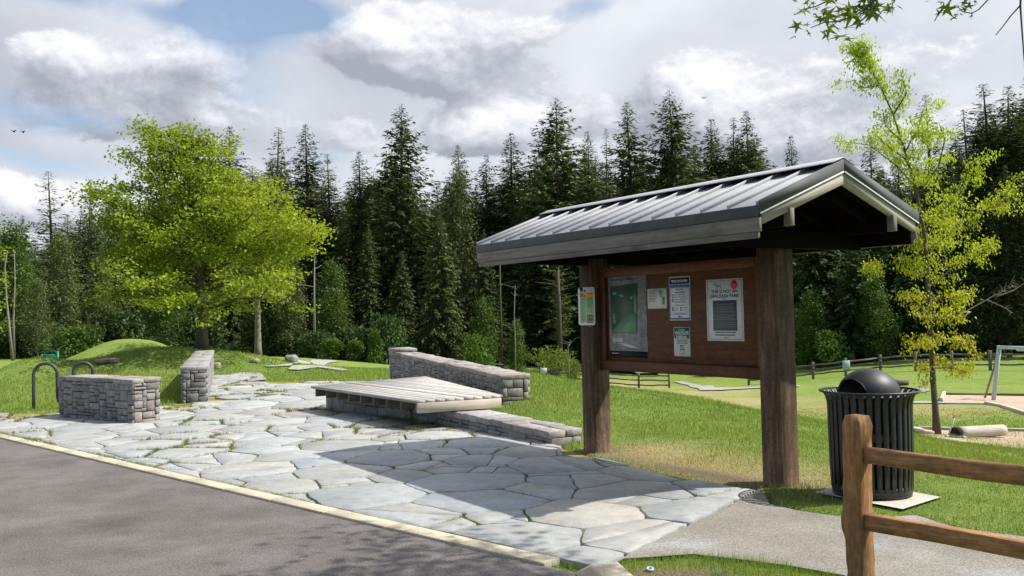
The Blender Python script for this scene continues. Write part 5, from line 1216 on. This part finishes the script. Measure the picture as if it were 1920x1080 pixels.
# alders and shrubs of the forest edge
ALD = [decid(201+k, 14, .17, .12, lambda t: float(np.interp(t, [.12, .35, .7, 1], [2.4, 3.0, 2.2, .5])), 40, .30, 22, .55, .7, .8, .15, (0, 0), (25, 65)) for k in range(2)]
for tm, c_ in ALD: tm.materials.append(MAT['palebark']); c_.materials.append(MAT['alder'])
GRN = [decid(211+k, 12, .16, .08, lambda t: float(np.interp(t, [.08, .35, .7, 1], [2.6, 3.2, 2.4, .6])), 40, .30, 22, .55, .7, .8, .1, (0, 0), (15, 62)) for k in range(2)]
for tm, c_ in GRN: tm.materials.append(MAT['bark']); c_.materials.append(MAT['green'])
def leafy_at(px, top, D, pro, h, wid, label, group=None):
    p = P(px, top, D); zb = hz(p[0], p[1]); s = (p[2]-zb)/(h*.99); return place(pro, (p[0], p[1], zb-.1), (s*wid, s*wid, s), 'broadleaf_tree', label, 'tree', group, mats=CM)
GE = 'leafy trees of the forest edge'
leafy_at(112, 438, 72, ALD[0], 14, .85, 'pale grey green alder behind the teal play panel', GE)
leafy_at(25, 420, 76, GRN[0], 12, .8, 'dark leafy tree at the left edge of the view', GE)
leafy_at(-60, 400, 74, GRN[1], 12, .9, 'leafy tree cut off by the left edge', GE)
leafy_at(185, 480, 70, ALD[1], 14, .8, 'pale alder partly behind the left side of the lime tree', GE)
leafy_at(70, 520, 66, ALD[1], 14, .85, 'shorter pale alder beside the bare leaning trunks', GE)
leafy_at(300, 500, 76, GRN[0], 12, 1.0, 'dark leafy tree hidden behind the lime tree crown', GE)
leafy_at(545, 470, 74, ALD[0], 14, .75, 'leafy tree in the gap right of the pale trunk', GE)
leafy_at(620, 490, 76, GRN[1], 12, .75, 'dark green tree behind the right skirt of the lime tree', GE)
leafy_at(858, 318, 93, ALD[0], 14, .62, 'bright leafy treetop between the tallest middle fir and the roof', GE)
leafy_at(905, 560, 80, GRN[0], 12, .8, 'bright green maple low in front of the drooping spruce', GE)
leafy_at(968, 600, 82, GRN[1], 12, .7, 'small leafy tree by the bare snag left of the shelter', GE)
leafy_at(1640, 520, 78, GRN[1], 12, .9, 'leafy understorey tree behind the bin dome', GE)
leafy_at(1520, 545, 80, GRN[0], 12, .9, 'leafy understorey tree right of the board post', GE)
BUS = {'round': bush(301, 3, 2.4, .16, 3600), 'dark': bush(302, 3, 2.0, .15, 3800), 'spike': bush(303, 1.6, 3.0, .20, 1800, .9), 'willow': bush(304, 3, 2.2, .15, 3000, .8, .35)}
for k, m in (('round', 'green'), ('dark', 'darkgreen'), ('spike', 'green'), ('willow', 'willow')): BUS[k][0].materials.append(MAT['bark']); BUS[k][1].materials.append(MAT[m])
def bush_at(px, py, D, kind, w, h, label, group=None, name='shrub'):
    p = P(px, py, D); zb = hz(p[0], p[1]); bw, bh = {'round': (3, 2.4), 'dark': (3, 2.0), 'spike': (1.6, 3.0), 'willow': (3, 2.2)}[kind]
    return place(BUS[kind], (p[0], p[1], zb-.05), (w/bw, w/bw, h/bh), name, label, 'shrub', group, parts=('stems', 'foliage'), mats=CM)
GS = 'shrubs along the forest edge'
bush_at(150, 668, 58, 'round', 3.8, 2.6, 'round bright green shrub between the teal panel and the big mound', GS)
bush_at(622, 673, 62, 'spike', 1.7, 1.7, 'small bright sapling left of the pair near the tall stone wall', GS)
bush_at(665, 676, 62, 'spike', 1.3, 1.7, 'dull narrow sapling left of the pointed bright one', GS)
bush_at(704, 680, 61, 'spike', 1.4, 2.6, 'pointed bright sapling just left of the tall stone wall', GS)
bush_at(590, 672, 66, 'dark', 3.2, 2.2, 'dark shrub behind the curving gravel path', GS)
bush_at(1035, 692, 84, 'willow', 5.4, 2.9, 'yellow green willow shrub left of the notice board', GS)
bush_at(1075, 697, 80, 'willow', 2.4, 2.2, 'small willow shrub touching the left post of the board', GS)
bush_at(895, 660, 78, 'round', 3.4, 4.2, 'bright leafy shrub over the sloping stone wall', GS)
bush_at(1560, 662, 78, 'round', 4, 3.6, 'dark leafy shrub behind the far fence right of the board', GS)
px = -150; i = 0
while px < 2150:
    x = px+rng.uniform(-15, 15); y = float(np.interp(x, [0, 500, 720, 1000, 1400, 1500, 1700, 2000], [664, 666, 682, 690, 700, 684, 668, 666])); D = float(np.interp(x, [0, 300, 700, 1000, 1500, 2000], [68, 66, 72, 96, 86, 82]))
    if not (1120 < x < 1260): bush_at(x, y, D+rng.uniform(0, 6), 'dark', rng.uniform(3, 7), rng.uniform(1.2, 4.8), 'dark low shrub in the undergrowth along the forest foot', 'undergrowth shrubs at the forest foot'); i += 1
    px += 46
# bare trunks
def snag(pts, r, label, name='bare_trunk', mat='palebark', twigs=8):
    q = np.array([P(*a) for a in pts]); q[0][2] = hz(q[0][0], q[0][1])-.1; mb = MB(); mb.tube(q, np.linspace(r, r*.25, len(q)), 8); rr = np.random.default_rng(int(pts[0][0]))
    for k in range(twigs):
        i = rr.integers(1, len(q)-1) if len(q) > 2 else 0; s_ = q[i]+(q[min(i+1, len(q)-1)]-q[i])*rr.random(); e = s_+np.array([rr.normal(0, 1), rr.normal(0, 1), .35])*rr.uniform(.4, 1.1); mb.tube([s_, (s_+e)/2+rr.normal(0, .05, 3), e], [r*.22, r*.14, .012], 4, False)
    o = mb.build(name, MAT[mat], None, True, q[0]); tag(o, label, 'dead tree')
snag([(24, 676, 62), (18, 620, 62), (12, 560, 62), (9, 500, 62), (14, 470, 62)], .11, 'bare pale leaning trunk, left one of the pair at the left edge')
snag([(27, 674, 64), (25, 600, 64), (28, 530, 64), (27, 470, 64)], .09, 'bare pale trunk, right one of the pair at the left edge')
snag([(966, 690, 80), (966, 640, 80), (964, 590, 80), (966, 535, 80)], .085, 'thin bare snag standing left of the notice board')
snag([(1067, 712, 78), (1066, 680, 78), (1065, 650, 78), (1072, 640, 78)], .085, 'short bare sapling in front of the willow shrub', twigs=9)
snag([(1049, 640, 86), (1048, 570, 86), (1046, 500, 86)], .32, 'dark bare lower trunk seen under the left eave', mat='bark', twigs=12)
snag([(940, 640, 86), (938, 560, 86), (937, 470, 86)], .16, 'slender grey trunk left of the thin snag', mat='bark', twigs=6)
snag([(590, 640, 72), (589, 560, 72), (590, 480, 72)], .13, 'slender pale trunk behind the right skirt of the lime tree', twigs=5)

# tree overhead (trunk stands right of the view), star shaped leaves
def star_leaves(pos, nrm, tipd, size):
    """palmate five-lobed leaves with a slight fold"""
    V = []; F = []; lob = [(-2.30, .62), (-1.62, .26), (-1.12, .86), (-.55, .30), (0, 1.0), (.55, .30), (1.12, .86), (1.62, .26), (2.30, .62)]
    for p, n, d, s in zip(pos, nrm, tipd, size):
        n = unit(n); d = unit(d-n*(d@n)); e = np.cross(n, d); k0_ = len(V); V.append(p)
        for a, r_ in lob: V.append(p+(d*math.cos(a)+e*math.sin(a))*r_*s-n*(.10*s*r_*r_*(1 if abs(a) < .1 or r_ > .5 else 0)))
        m = len(lob); F += [[k0_, k0_+1+i, k0_+2+i] for i in range(m-1)]
    return V, F
rr = np.random.default_rng(31)
gb = V3(5.35, 3.3, 0); gb[2] = hz(gb[0], gb[1])
gt = thing('star_leaf_tree', 'overhanging tree with star shaped leaves reaching in at the top right', 'tree', gb)
tb = MB(); tk = np.array([gb+V3(0, 0, -.1), gb+V3(-.05, .02, 1.2), gb+V3(-.1, .05, 2.4), gb+V3(-.05, 0, 3.8), gb+V3(0, .05, 5.4), gb+V3(.05, 0, 7.2)]); tb.tube(tk, [.14, .12, .11, .085, .06, .02], 12)
LP, LN, LD, LS = [], [], [], []
def add_leaves(p, n, spread, size, droop=.5):
    for _ in range(n):
        q = p+rr.normal(0, spread, 3); LP.append(q); LN.append(rr.normal(0, .55, 3)+CZ*.9); LD.append(rr.normal(0, 1, 3)*V3(1, 1, .4)-CZ*droop); LS.append(size*rr.uniform(.55, 1.15))
DB_ = 4.6
def B(px, py, dd=0): return P(px, py, DB_+dd)
tw = [([(1700, -60), (1655, -15), (1632, 8), (1610, 25), (1575, 40), (1545, 42), (1520, 52)], .008), ([(1660, -30), (1600, -20), (1560, -2), (1530, 12), (1505, 18), (1490, 28)], .005), ([(1632, 8), (1612, 30), (1600, 44)], .004), ([(1850, -60), (1800, -20), (1775, 10), (1760, 25), (1752, 40)], .005), ([(1900, -60), (1852, 0), (1835, 18), (1822, 25), (1805, 22), (1795, 12)], .004),
      ([(1935, -70), (1915, -20), (1913, 10), (1915, 40), (1918, 80), (1921, 120), (1926, 170)], .006), ([(1913, 10), (1895, 30), (1880, 50), (1867, 66)], .004), ([(1700, -60), (1690, -10), (1672, 2)], .004)]
for pts_, r_ in tw:
    q = np.array([B(*a) for a in pts_]); tb.tube(q, np.linspace(r_, .0022, len(q)), 6)
join = tk[3]
for e in (B(1700, -60), B(1850, -60), B(1900, -60), B(1935, -70), B(1660, -30)):
    tb.tube([join, (join+e)/2+V3(0, 0, .35), e], [.035, .02, .007], 7)
hang = [(1495, 30, 1, .05), (1500, 12, 1, .035), (1512, 6, 2, .035), (1525, 30, 1, .035), (1530, 14, 2, .035), (1518, 50, 2, .04), (1540, 28, 2, .045), (1555, 20, 2, .055), (1566, 8, 2, .06), (1572, 28, 3, .075), (1580, 42, 2, .075), (1590, 14, 3, .075), (1598, 26, 3, .08), (1604, 36, 2, .06), (1612, 16, 3, .08), (1622, 6, 2, .075), (1634, 26, 2, .085), (1640, 2, 2, .06), (1655, 18, 1, .075), (1660, 3, 2, .06), (1674, 0, 1, .05), (1572, 52, 1, .07), (1548, 38, 2, .05),
        (1762, 5, 1, .04), (1786, 20, 1, .06), (1783, 3, 1, .055), (1806, 6, 2, .045), (1808, 16, 1, .03), (1805, 24, 1, .03), (1824, 12, 1, .02)]
for px, py, n, s in hang: add_leaves(B(px, py, rr.normal(0, .12)), n+2, .032, s*1.05)
# crown above the view: limbs and leaf sprays; it shades the kerb corner and the asphalt
for k in range(30):
    a = rr.uniform(1.9, 4.3); t_ = rr.uniform(.5, .98); s0 = tk[0]+(tk[-1]-tk[0])*t_; L = rr.uniform(1.0, 3.6)*(1.3-t_*.7); e = s0+V3(math.cos(a), math.sin(a), rr.uniform(.15, .5))*L
    if e[2] < 4.6: e[2] = 4.6+rr.random()
    m = (s0+e)/2+V3(0, 0, .2); tb.tube([s0, m, e], [.03, .018, .006], 6)
    for f in np.arange(.35, 1.02, .055):
        p = s0*(1-f)**2+2*f*(1-f)*m+e*f*f
        if p[2] > 3.9+.35*max(p[1], 0): add_leaves(p, 7, .26, .085)
for (ex, ey, ez) in ((3.1, 6.0, 4.8), (2.5, 5.8, 4.6), (3.7, 6.4, 5.0), (2.2, 5.2, 4.6), (3.4, 5.4, 5.3), (2.9, 6.6, 5.0), (3.9, 5.9, 5.2), (2.0, 5.7, 4.4)):
    s0 = tk[3]+V3(0, 0, .3); e = V3(ex, ey, ez); m = (s0+e)/2+V3(0, 0, .45); tb.tube([s0, m, e], [.035, .02, .006], 6)
    for f in np.arange(.45, 1.06, .035):
        p = s0*(1-f)**2+2*f*(1-f)*m+e*f*f
        if p[2] > 2.2+.40*p[1]: add_leaves(p, 11, .22, .10)
tb.build('trunk', MAT['bark'], gt, True)
V, F = star_leaves(LP, LN, LD, LS); V = np.array(V)
o = new_obj('crown', np_mesh('star_leaves', V-gb, F, np.repeat(np.clip(rr.normal(1, .2, len(LP)), .6, 1.5), 10)), MAT['gum'], gt)
# tree just outside the left edge
b = P(-96, 680, 34); b[2] = hz(b[0], b[1])-.05
pro = decid(105, 8.2, .16, .2, lambda t: float(np.interp(t, [.2, .5, .8, 1], [2.0, 2.3, 1.6, .4])), 34, .115, 26, .24, .4, .5)
place(pro, b, (1, 1, 1), 'broadleaf_tree', 'tree outside the left edge, only its leaf tips show', 'tree', None, 0, mats=(MAT['bark'], MAT['lime']))

# birds
for px, py, D, lab, w in ((26, 247, 70, 'dark bird gliding at the left edge of the sky, lower left one of two', .26), (43, 248, 70, 'dark bird at the left of the sky, right one of two', .26), (1320, 184, 90, 'tiny bird gliding over the middle of the shelter roof', .34)):
    c_ = P(px, py, D); mb = MB(); mb.tube([c_-V3(.0, .22, 0)*w/.45, c_-V3(0, .08, -.01), c_+V3(0, .1, .01), c_+V3(0, .26, 0)*w/.45], [.012, .055, .05, .008], 8)
    for s_ in (-1, 1): mb.add([c_+V3(0, -.09, .02), c_+V3(s_*w*.5, -.04, .13), c_+V3(s_*w, .06, .06), c_+V3(s_*w*.5, .08, .10), c_+V3(0, .08, .02)], [[0, 1, 3, 4], [1, 2, 3]])
    o = mb.build('bird', MAT['charred'], None, True, c_); tag(o, lab, 'bird')

# ------------------------------------------------------------------ grass
def grass():
    rg = np.random.default_rng(77)
    def blades(x, y, h, w, tint, lean=.5):
        z = H(x, y)-.004; n = len(x); a = rg.uniform(0, 2*math.pi, n); l = rg.uniform(.1, 1, n)*lean; bd = rg.uniform(0, 2*math.pi, n)
        V = np.empty((n, 3, 3)); V[:, 0] = np.stack([x-np.cos(a)*w/2, y-np.sin(a)*w/2, z], 1); V[:, 1] = np.stack([x+np.cos(a)*w/2, y+np.sin(a)*w/2, z], 1); V[:, 2] = np.stack([x+np.cos(bd)*l*h, y+np.sin(bd)*l*h, z+h*np.sqrt(np.maximum(1-l*l*.6, .1))], 1)
        return V.reshape(-1, 3), np.repeat(tint, 3, 0)
    VV, TT = [], []
    N = 620000; az = rg.uniform(R(-36), R(36), N); D = np.exp(rg.uniform(math.log(5.0), math.log(38), N)); x = D*np.sin(az); y = D*np.cos(az)
    d = hard_sd(x, y, True); edge = .02+.05*np.sin(x*7+np.sin(y*9))+.02*np.sin(x*23+y*17)
    ok = d > np.minimum(edge, .05)-np.where(rg.random(N) < .45, .06*rg.random(N), 0)
    xx, yy = x[ok], y[ok]; dry, dirt = masks(xx, yy); keep = rg.random(len(xx)) > dirt*.95; xx, yy, dry, dd_ = xx[keep], yy[keep], dry[keep], d[ok][keep]
    # keep walls, posts and the mulch clear
    for a_, b_, th in ((LW0, LW1, .45), (LW1, LW2, .46), (V3(-2.93, 21.5, 0), V3(-.2, 14.3, 0), .47), (V3(-7.77, 15.52, 0), V3(-5.96, 14.22, 0), .46)):
        u = unit(b_-a_); n_ = V3(-u[1], u[0], 0); s_ = (xx-a_[0])*u[0]+(yy-a_[1])*u[1]; t_ = (xx-a_[0])*n_[0]+(yy-a_[1])*n_[1]; k = ~((s_ > -.02) & (s_ < np.linalg.norm(b_-a_)+.02) & (t_ > -.03) & (t_ < th+.03)); xx, yy, dry, dd_ = xx[k], yy[k], dry[k], dd_[k]
    r_ = np.hypot(xx, yy); tuft = np.exp(-(((xx-G(1480, 925)[0])/.36)**2+((yy-G(1480, 925)[1])/.30)**2)); dry = dry*(1-tuft); pn = np.sin(xx*1.7+2*np.sin(yy*1.1))*np.sin(yy*1.4+1.5*np.sin(xx*.8)); pn2 = np.sin(xx*6.1+2*np.sin(yy*4.3))*np.sin(yy*5.7)
    lf = np.clip(1-dd_/.35, 0, 1)*(dd_ > -.05)
    h = (.030+.012*pn+.008*pn2+.010*lf)*rg.uniform(.6, 1.4, len(xx))*(1-.35*dry)*np.clip(r_/9, .9, 2.2)
    h *= 1+1.3*tuft
    g3 = G(1440, 1062); ver = np.exp(-(((xx-g3[0])/.75)**2+((yy-g3[1])/.35)**2)); h *= 1+1.1*ver
    w = .0035*np.clip(r_/6, .9, 5)
    pn3 = np.sin(xx*.55+1.8*np.sin(yy*.43))*np.sin(yy*.61+1.3*np.sin(xx*.37)); base = np.stack([.20+.045*pn+.035*pn3, .29+.035*pn+.02*pn3, .062+.01*pn3], 1); alt = np.array([.33, .36, .13]); m = rg.random(len(xx))[:, None]; col = base*(1-.35*m)+alt*.35*m
    col = col*(1-tuft[:, None]*.25); dm = (rg.random(len(xx)) < dry*.68)[:, None]; col = np.where(dm, np.array([.60, .50, .27])*rg.uniform(.7, 1.1, len(xx))[:, None], col)*rg.uniform(.7, 1.3, len(xx))[:, None]
    V, T = blades(xx, yy, h, w, col); VV.append(V); TT.append(T)
    # moss and grass in the paving joints and along the kerb
    pj = []
    for a_, b_ in JOINTS:
        L = np.linalg.norm(b_-a_); n = int(L*22)
        for k in range(n):
            q = a_+(b_-a_)*rg.random(); s = mnoise.noise(Vector((q[0]*.9, q[1]*.9, 5.5)))+.5*mnoise.noise(Vector((q[0]*2.7, q[1]*2.7, 1.5)))
            if s > -.02 and seg_sd(PLAZA, q[:1], q[1:])[0] < 0: pj += [q+rg.normal(0, .010, 2) for _ in range(int(3+22*(s+.02)))]
    for k in range(1500):
        t_ = rg.uniform(-8, 10.3); s = mnoise.noise(Vector((t_*1.1, 3.3, 0)))
        if s > -.05: q = kerb(t_, KW+.008); pj += [q[:2]+rg.normal(0, .014, 2)+KN[:2]*abs(rg.normal(0, .02)) for _ in range(int(2+22*max(s, 0)))]
    pj = np.array(pj); n = len(pj); xx, yy = pj[:, 0], pj[:, 1]; r_ = np.hypot(xx, yy); h = rg.uniform(.022, .056, n)*np.clip(r_/9, .85, 1.5); w = .0036*np.clip(r_/6, .9, 3)
    col = np.array([.27, .27, .065])*rg.uniform(.6, 1.3, n)[:, None]*np.where(rg.random(n) < .4, 1, .75)[:, None]; gm = (np.sin(xx*2.3)+np.sin(yy*1.9) > .3)[:, None]; col = np.where(gm, col*np.array([.6, .95, .7]), col)
    V, T = blades(xx, yy, h, w, col, .8); V[:, 2] = V[:, 2]-np.repeat(H(xx, yy), 3)-.010; VV.append(V); TT.append(T)
    V = np.vstack(VV); T = np.vstack(TT); me = np_mesh('grass', V, np.arange(len(V), dtype=np.int32).reshape(-1, 3), T)
    m, t, b_ = mat_new('grass_blade'); t.link(t.attr('tint', 'Color'), b_.inputs['Base Color']); b_.inputs['Roughness'].default_value = .6; b_.inputs['Specular IOR Level'].default_value = .2
    tr = t.new('ShaderNodeBsdfTranslucent'); t.link(t.mix(1.0, t.attr('tint', 'Color'), (1.2, 1.15, .5), 'MULTIPLY'), tr.inputs['Color']); mx = t.new('ShaderNodeMixShader'); mx.inputs[0].default_value = .3
    t.link(b_.outputs[0], mx.inputs[1]); t.link(tr.outputs[0], mx.inputs[2]); t.link(mx.outputs[0], [q for q in t.n if q.type == 'OUTPUT_MATERIAL'][0].inputs['Surface'])
    o = new_obj('grass', me, m); tag(o, 'short green grass blades of the lawn and the paving joints', 'grass', kind='stuff')
grass()

# ------------------------------------------------------------------ light and sky
SUN_AZ, SUN_EL = R(91.0), R(51.0)                 # clockwise from +y
sd = V3(math.sin(SUN_AZ)*math.cos(SUN_EL), math.cos(SUN_AZ)*math.cos(SUN_EL), math.sin(SUN_EL))
sl = bpy.data.lights.new('sun', 'SUN'); sl.energy = 4.5; sl.angle = R(.55); sl.color = (1, .94, .84)
so = bpy.data.objects.new('sun', sl); COL.objects.link(so); so.rotation_euler = Vector(-sd).to_track_quat('-Z', 'Y').to_euler(); so.location = (20, 10, 40)
world = bpy.data.worlds.new('World'); scene.world = world; world.use_nodes = True
t = NT(world); t.n.clear()
out = t.new('ShaderNodeOutputWorld'); sky = t.new('ShaderNodeTexSky'); sky.sky_type = 'NISHITA'; sky.sun_disc = False; sky.sun_elevation = SUN_EL; sky.sun_rotation = SUN_AZ; sky.air_density = 1; sky.dust_density = .6; sky.ozone_density = 1.2
bs = t.new('ShaderNodeBackground'); t.link(sky.outputs[0], bs.inputs[0]); bs.inputs[1].default_value = .11
bs2 = t.new('ShaderNodeBackground'); t.link(sky.outputs[0], bs2.inputs[0]); bs2.inputs[1].default_value = .075
dv = t.new('ShaderNodeTexCoord').outputs['Generated']
sx = t.new('ShaderNodeSeparateXYZ'); t.link(dv, sx.inputs[0])
def pxdir(px, py): v = unit(ray(px, py)); return v
def vadd(v, off):
    x = t.new('ShaderNodeVectorMath', operation='ADD'); t.link(v, x.inputs[0]); x.inputs[1].default_value = off; return x.outputs[0]
warp = t.new('ShaderNodeTexNoise'); warp.inputs['Scale'].default_value = 5.5; warp.inputs['Detail'].default_value = 4; t.link(dv, warp.inputs['Vector'])
wv = t.new('ShaderNodeVectorMath', operation='MULTIPLY_ADD'); t.link(warp.outputs['Color'], wv.inputs[0]); wv.inputs[1].default_value = (.10, .10, .075); 
w2 = t.new('ShaderNodeVectorMath', operation='ADD'); t.link(dv, w2.inputs[0]); w2.inputs[1].default_value = (-.05, -.05, -.0375); t.link(w2.outputs[0], wv.inputs[2])
pw = wv.outputs[0]; sp = t.new('ShaderNodeSeparateXYZ'); t.link(pw, sp.inputs[0])
def blob(px, py, wx, wy, amp, src=sp, dx=0, dz=0):
    c = pxdir(px, py); qx = t.math('MULTIPLY', t.math('SUBTRACT', src.outputs[0], float(c[0])+dx), FPX/wx); qz = t.math('MULTIPLY', t.math('SUBTRACT', src.outputs[2], float(c[2])+dz), FPX/wy)
    q = t.math('ADD', t.math('MULTIPLY', qx, qx), t.math('MULTIPLY', qz, qz)); return t.math('MULTIPLY', t.math('EXPONENT', t.math('MULTIPLY', q, -1.0)), amp)
def total(L):
    r_ = L[0]
    for q in L[1:]: r_ = t.math('ADD', r_, q)
    return r_
mp = t.mapping(dv, (1, 1, 1.5))
N1 = t.noise(mp, 4.2, 8, .50, .25); N2 = t.noise(t.mapping(vadd(dv, (.018, 0, .022)), (1, 1, 1.5)), 4.2, 8, .50, .25)
NF = t.noise(mp, 11, 9, .66, .2); NF2 = t.noise(t.mapping(vadd(dv, (.008, 0, .010)), (1, 1, 1.5)), 11, 9, .66, .2)
N3 = t.noise(mp, 30, 6, .6, .3); N3b = t.noise(t.mapping(vadd(dv, (.004, 0, .006)), (1, 1, 1.5)), 30, 6, .6, .3)
emb = t.math('ADD', t.math('MULTIPLY', t.math('SUBTRACT', N1, N2), 2.2), t.math('MULTIPLY', t.math('SUBTRACT', NF, NF2), 1.6))
# where blue shows
hole = total([blob(450, 75, 95, 60, .9), blob(520, 10, 120, 45, 1.0), blob(230, 10, 240, 30, .75), blob(1090, 15, 60, 24, .8), blob(130, 225, 120, 28, .55), blob(600, 290, 70, 30, .5), blob(110, 305, 110, 22, .6), blob(480, 190, 60, 50, .35)])
hole_f = t.ramp(t.math('SUBTRACT', t.math('ADD', hole, .62), t.math('ADD', t.math('MULTIPLY', N1, 1.0), t.math('MULTIPLY', NF, .75))), [(.0, 0.0), (.60, 1.0)])
# cumulus: a field of heaps with billowed edges; the side towards the sun and the tops are white, the bases grey
HEAPS = [(250, 140, 150, 62, .95), (390, 105, 75, 62, .9), (60, 115, 90, 45, .6), (130, 215, 210, 45, .7), (420, 235, 90, 45, .5), (40, 375, 150, 55, .9), (690, 70, 120, 62, .75), (820, 75, 140, 68, .85), (760, 130, 120, 30, .4),
         (930, 225, 115, 58, 1.0), (840, 255, 80, 40, .5), (1270, 175, 85, 75, .85), (1350, 200, 110, 60, .6), (1480, 250, 190, 55, .6), (640, 250, 90, 60, .6), (1130, 215, 60, 60, .5), (1560, 120, 190, 50, .45), (1780, 110, 150, 50, .4), (1000, 30, 90, 30, .4), (1800, 230, 150, 40, .4)]
NS = 1.5
def field(dx, dz, n1, nf): return t.math('ADD', total([blob(*h, dx=-dx, dz=-dz) for h in HEAPS]), t.math('ADD', t.math('MULTIPLY', t.math('SUBTRACT', n1, .5), NS), t.math('MULTIPLY', t.math('SUBTRACT', nf, .5), 1.15)))
F0 = field(0, 0, N1, NF); F1 = field(.020, .026, N2, NF2)
slope = t.math('ADD', t.math('SUBTRACT', F0, F1), t.math('MULTIPLY', t.math('SUBTRACT', N3, N3b), .8))
mask = t.ramp(t.math('ADD', F0, t.math('MULTIPLY', t.math('SUBTRACT', N3, .5), .35)), [(.36, 0.0), (.50, 1.0)])
dark = total([blob(760, 130, 200, 50, .9), blob(860, 70, 120, 50, .5), blob(200, 175, 190, 45, .5), blob(640, 235, 100, 60, .45), blob(1270, 190, 90, 60, .7), blob(1440, 280, 220, 40, .6), blob(120, 285, 160, 25, .5), blob(450, 270, 150, 30, .4)])
lum = t.math('ADD', t.math('MULTIPLY_ADD', slope, .72, .40), t.math('ADD', t.math('MULTIPLY', dark, -.20), t.math('MULTIPLY', t.math('SUBTRACT', NF, .5), .45)))
ccum = t.ramp(lum, [(.05, (.285, .305, .355)), (.36, (.41, .43, .485)), (.60, (.57, .585, .63)), (.85, (.74, .745, .76))])
cbg = t.ramp(t.math('ADD', t.math('MULTIPLY', t.math('SUBTRACT', N1, .5), 1.3), t.math('MULTIPLY_ADD', dark, -.35, .5)), [(.1, (.38, .408, .458)), (.5, (.53, .558, .612)), (.8, (.69, .705, .735))])
ccol = t.mix(mask, cbg, ccum)
dp = t.new('ShaderNodeVectorMath', operation='DOT_PRODUCT'); t.link(dv, dp.inputs[0]); dp.inputs[1].default_value = tuple(sd)
glow = t.ramp(dp.outputs['Value'], [(.45, 0.0), (1.0, 1.0)])           # cloud round the sun is brighter
bst = t.math('MULTIPLY_ADD', t.math('MULTIPLY', glow, glow), 2.4, 1.0)
bc = t.new('ShaderNodeBackground'); t.link(ccol, bc.inputs[0]); t.link(bst, bc.inputs[1])
# blue of the gaps: the sky itself, veiled by thin cloud
mixs = t.new('ShaderNodeMixShader'); 
t.link(t.math('MULTIPLY', hole_f, .85), mixs.inputs[0]); t.link(bc.outputs[0], mixs.inputs[1]); t.link(bs.outputs[0], mixs.inputs[2]); 
behind = t.ramp(t.math('MULTIPLY', sx.outputs[1], -1.0), [(-.0, 0.0), (.30, 1.0)])       # open blue sky on the side the photograph looks away from
mix2 = t.new('ShaderNodeMixShader'); t.link(behind, mix2.inputs[0]); t.link(mixs.outputs[0], mix2.inputs[1]); t.link(bs2.outputs[0], mix2.inputs[2]); t.link(mix2.outputs[0], out.inputs[0])

# ------------------------------------------------------------------ render settings
scene.view_settings.view_transform = 'Standard'; scene.view_settings.look = 'None'; scene.view_settings.exposure = .50; scene.view_settings.gamma = 1
scene.render.engine = 'CYCLES'; scene.cycles.use_denoising = True; scene.cycles.max_bounces = 6; scene.cycles.transparent_max_bounces = 6; scene.cycles.diffuse_bounces = 3; scene.cycles.glossy_bounces = 3; scene.cycles.transmission_bounces = 3
scene.render.resolution_x = 1024; scene.render.resolution_y = 576
